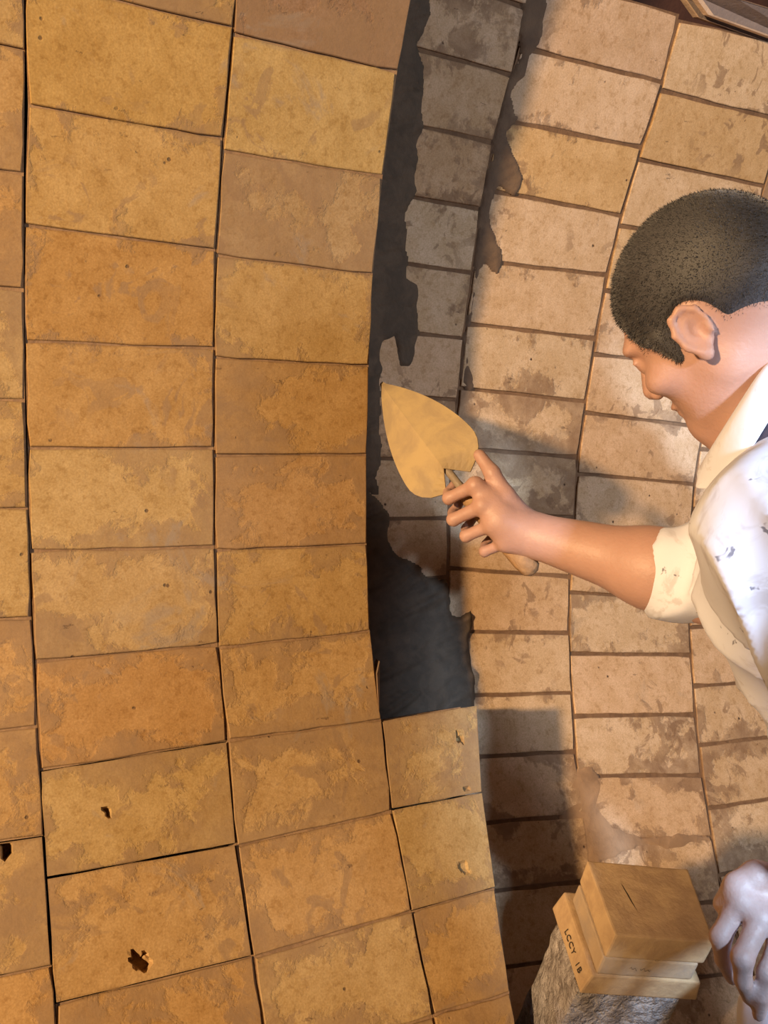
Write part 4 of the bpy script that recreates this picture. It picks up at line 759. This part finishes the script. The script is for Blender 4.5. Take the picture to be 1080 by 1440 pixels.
# short cropped hair: a shell just proud of the skull, cut along the hairline
HF_ = Field(HEAD - .15, HEAD + .15, .003)
HF_.ell(H(-.013, 0, .030), HA, (.1015, .0800, .0915), .01)
HF_.cone(H(-.060, 0, .0), H(-.075, 0, -.045), .052, .030, .03)
HF_.ell(H(.020, 0, -.075), HA, (.120, .12, .078), .006, True)     # face and jaw clear
HF_.ell(H(.112, 0, .010), HA, (.060, .075, .060), .01, True)      # forehead clear
HF_.ell(H(-.012, .085, -.010), HA, (.030, .03, .038), .006, True); HF_.ell(H(-.012, -.085, -.010), HA, (.030, .03, .038), .006, True)
HF_.cone(H(.030, .066, .01), H(.026, .064, -.018), .012, .007, .008); HF_.cone(H(.030, -.066, .01), H(.026, -.064, -.018), .012, .007, .008)
def hair_material():
    m, nt, b = mat('cropped_hair'); N = NT(nt); Pp = N.objpos()
    mp = N.n('ShaderNodeMapping'); N.put(mp.inputs['Vector'], Pp); mp.inputs['Scale'].default_value = (700, 500, 900)
    f = N.noise(mp.outputs[0], 1, 3, .6); g = N.noise(Pp, 9, 3, .6)
    f2 = N.step(N.noise(Pp, 1500, 2, .6), .40, .62)
    c = N.mix(f2, (.075, .075, .085, 1), (.018, .018, .024, 1)); c = N.mix(N.step(g, .35, .65), c, (.02, .02, .026, 1))
    nt.links.new(c, b.inputs['Base Color']); b.inputs['Roughness'].default_value = .55
    nt.links.new(N.bump(f, .5, .001), b.inputs['Normal'])
    b.inputs['Sheen Weight'].default_value = .35; b.inputs['Sheen Roughness'].default_value = .4
    return m
hair, _ = part_obj('hair', HF_, hair_material()); hair['label'] = 'short cropped black hair'

# stubble standing on the scalp
rgs = np.random.default_rng(4)
hm = hair.data
fi = np.empty(len(hm.polygons) * 4, dtype=np.int32); hm.polygons.foreach_get('vertices', fi); fi = fi.reshape(-1, 4)
vc = np.empty(len(hm.vertices) * 3, dtype=np.float32); hm.vertices.foreach_get('co', vc); vc = vc.reshape(-1, 3)
pick = rgs.integers(0, len(fi), 26000); w4 = rgs.dirichlet((1, 1, 1, 1), 26000)
q4 = vc[fi[pick]]; base = (q4 * w4[:, :, None]).sum(1)
nr = np.cross(q4[:, 1] - q4[:, 0], q4[:, 3] - q4[:, 0]); nr /= np.linalg.norm(nr, axis=1)[:, None] + 1e-9
tp = base + (nr * .8 + hf * .35 + rgs.normal(0, .25, base.shape)) * rgs.uniform(.002, .0042, (26000, 1))
sd = np.cross(nr, rgs.normal(0, 1, base.shape)); sd /= np.linalg.norm(sd, axis=1)[:, None]
ok = ((base + ORG - HEAD) @ hl > -.09)
vs3 = np.stack([base - sd * .0005, base + sd * .0005, tp], 1).reshape(-1, 3)
stub = from_py('hair_stubble', vs3.tolist(), np.arange(len(vs3)).reshape(-1, 3).tolist(), hair, hm.materials[0])
stub['kind'] = 'stuff'

# white work shirt
def shirt_material(name, tint=1.0, stains=True):
    m, nt, b = mat(name); N = NT(nt); Pp = N.pos()
    c = N.mix(N.noise(Pp, 9, 4, .6), (.74 * tint, .77 * tint, .88 * tint, 1), (.64 * tint, .67 * tint, .80 * tint, 1))
    if stains:
        st = N.step(N.noise(Pp, 13, 5, .65, .8), .54, .64)
        c = N.mix(N.math('MULTIPLY', st, .55), c, (.42, .40, .44, 1))
        s2 = N.step(N.noise(Pp, 42, 3, .6, .5), .655, .70)
        c = N.mix(N.math('MULTIPLY', s2, .8), c, (.10, .10, .15, 1))
    nt.links.new(c, b.inputs['Base Color']); b.inputs['Roughness'].default_value = .9
    nt.links.new(N.bump(N.noise(Pp, 30, 3, .5, .4), .2, .004), b.inputs['Normal'])
    return m
M_SHIRT = shirt_material('white_work_shirt')
spts = np.array([NECK, SH_R, EL_R, SH_L, EL_L, WR_L, CHEST, PELV, HIP_L, HIP_R])
SF = Field(spts.min(0) - .18, spts.max(0) + .18, .005)
SF.cone(NECK + (CHEST - NECK) * .25, CHEST, .085, .135, .05)
SF.cone(CHEST, BELLY, .140, .150, .06); SF.cone(BELLY, PELV, .150, .155, .06)
SF.cone(NECK, SH_L, .058, .068, .04); SF.cone(NECK, SH_R, .058, .066, .04)
SF.cone(CHEST, SH_L, .105, .068, .05); SF.cone(CHEST, SH_R, .105, .066, .05)
SF.cone(SH_L, EL_L, .070, .062, .04); SF.cone(EL_L, EL_L + (WR_L - EL_L) * .75, .060, .050, .03)
SF.cone(SH_R, EL_R + (SH_R - EL_R) * .25, .066, .060, .04)
SF.cone(EL_R + (SH_R - EL_R) * .30, EL_R + (WR_R - EL_R) * .16, .058, .060, .03)
# shirt front hanging forward of the chest
FRONT_HANG = vec((0.7290, 0.6665, -0.5197)); SF.cone(CHEST, FRONT_HANG, .11, .060, .05); SF.cone(FRONT_HANG, BELLY, .062, .12, .05)
# folds
gx, gy, gz = [np.arange(SF.n[i], dtype=np.float32) * SF.h + SF.lo[i] for i in range(3)]
Xg, Yg, Zg = np.meshgrid(gx, gy, gz, indexing='ij', sparse=True)
w1 = np.sin(Xg * 14 + 1.7 * np.sin(Yg * 19 - Zg * 8)) * 1.3
f1 = 1 - np.abs(np.sin(Xg * 24 + Yg * 10 - Zg * 30 + w1)) ** .7
f2 = 1 - np.abs(np.sin(Xg * 17 - Yg * 31 - Zg * 22 + 1.5 * w1 + .7)) ** .8
f3 = np.sin(Xg * 9 + Yg * 13 + Zg * 11)
SF.g -= (.013 * f1 * (.5 + .5 * f3) + .010 * f2 * (.5 - .5 * f3) - .004).astype(np.float32)
# cut the sleeve open at the right cuff and the neck hole
ud = unit(WR_R - EL_R)
SF.ell(EL_R + ud * .128, (ud, unit(np.cross(ud, CU)), unit(np.cross(ud, np.cross(ud, CU)))), (.062, .12, .12), .004, True)
nd = unit(HEAD - NECK)
SF.ell(NECK + nd * .125, (nd, unit(np.cross(nd, CU)), unit(np.cross(nd, np.cross(nd, CU)))), (.075, .16, .16), .006, True)
shirt, SV = part_obj('shirt', SF, M_SHIRT, it=1); shirt['label'] = 'stained white work shirt'

def ribbon(name, rows, material, parent, th=.004):
    """a band of cloth: rows of (edge, edge) points, given thickness and smooth edges"""
    V, Fc = [], []
    n = len(rows[0])
    for r in rows:
        for p in r: V.append(np.array(p) - ORG)
    m = len(rows)
    for i in range(m - 1):
        for j in range(n - 1): Fc.append((i*n+j, (i+1)*n+j, (i+1)*n+j+1, i*n+j+1))
    o = from_py(name, V, Fc, parent, material, True)
    s = o.modifiers.new('thick', 'SOLIDIFY'); s.thickness = th; s.offset = 0
    s2 = o.modifiers.new('round', 'SUBSURF'); s2.levels = 1; s2.render_levels = 2
    return o
# collar: a folded band from the nape round the near side down to its point
def lerp(a, b, t): return vec(a) * (1 - t) + vec(b) * t
inner = [(0.8923, 0.8461, -0.3177), (0.7799, 0.8117, -0.2811), (0.7011, 0.7751, -0.2891), (0.6803, 0.7678, -0.3262), (0.6754, 0.7748, -0.3672), (0.6854, 0.7929, -0.4076), (0.7071, 0.8163, -0.4373)]
outer = [(0.9209, 0.8260, -0.3537), (0.7828, 0.7648, -0.3239), (0.6912, 0.7331, -0.3227), (0.6722, 0.7252, -0.3591), (0.6710, 0.7326, -0.3956), (0.6834, 0.7569, -0.4332), (0.6920, 0.7991, -0.4508)]
lower = [(0.9240, 0.8040, -0.3325), (0.8065, 0.7535, -0.3345), (0.7203, 0.7468, -0.3392), (0.7001, 0.7420, -0.3706), (0.6941, 0.7458, -0.4070), (0.7006, 0.7664, -0.4458), (0.7107, 0.7979, -0.4711)]
rows = []
for a, b, c in zip(inner, outer, lower):
    a, b = vec(a), vec(b); back_in = lerp(a, NECK, .12)
    rows.append([back_in - CB * .012, a, lerp(a, b, .35) + CB * .006, lerp(a, b, .7) + CB * .006, b])
collar = ribbon('collar', rows, M_SHIRT, shirt)
M_DARK = plain_material('gap_shade', (.045, .032, .04, 1), (.03, .022, .03, 1), 40)  # near-black band standing in for the shade inside the collar gap
sr = []
for q in [(0.7221, 0.7484, -0.2963), (0.6899, 0.7337, -0.3230), (0.6786, 0.7262, -0.3503), (0.6714, 0.7246, -0.3739), (0.6735, 0.7303, -0.3976), (0.6915, 0.7454, -0.4230)]:
    sr.append([vec(q) - CR * .001 - CB * .008, vec(q) + CR * .011 - CU * .006 - CB * .006])
gap_band = ribbon('collar_gap_shade', sr, M_DARK, shirt, .003); gap_band['label'] = 'dark band for the shade in the gap below the collar'

# pale trousers
M_TROU = shirt_material('pale_trousers', .95, False)
tpts = np.array([PELV, HIP_R, HIP_L, KN_L, KN_R, AN_L, AN_R])
TF = Field(tpts.min(0) - .18, tpts.max(0) + .18, .006)
for hp, kn, an in ((HIP_R, KN_R, AN_R), (HIP_L, KN_L, AN_L)):
    TF.cone(PELV, hp, .125, .105, .05); TF.cone(hp, kn, .100, .072, .04); TF.cone(kn, an + (kn - an) * .12, .070, .058, .03)
gx, gy, gz = [np.arange(TF.n[i], dtype=np.float32) * TF.h + TF.lo[i] for i in range(3)]
Xg, Yg, Zg = np.meshgrid(gx, gy, gz, indexing='ij', sparse=True)
TF.g += (.004 * np.sin(Zg * 80 + 2 * np.sin(Xg * 25)) * np.sin(Yg * 30 + Xg * 20)).astype(np.float32)
trousers, _ = part_obj('trousers', TF, M_TROU, it=1)
# shoes
M_SHOE = plain_material('dusty_shoe', (.10, .085, .075, 1), (.05, .045, .04, 1), 30)
for an in (AN_R, AN_L):
    toe = an + np.array([-.15, .05, 0]); toe[2] = -math.sqrt(R2 * R2 - toe[1] ** 2) + .042
    heel_ = an + np.array([.04, -.015, 0]); heel_[2] = -math.sqrt(R2 * R2 - heel_[1] ** 2) + .044
    KF = Field(np.minimum(an, toe) - .13, np.maximum(an, toe) + .13, .006)
    KF.cone(heel_, toe, .043, .040, .02); KF.cone(an, (heel_ + toe) / 2, .046, .044, .03)
    part_obj('shoe', KF, M_SHOE)
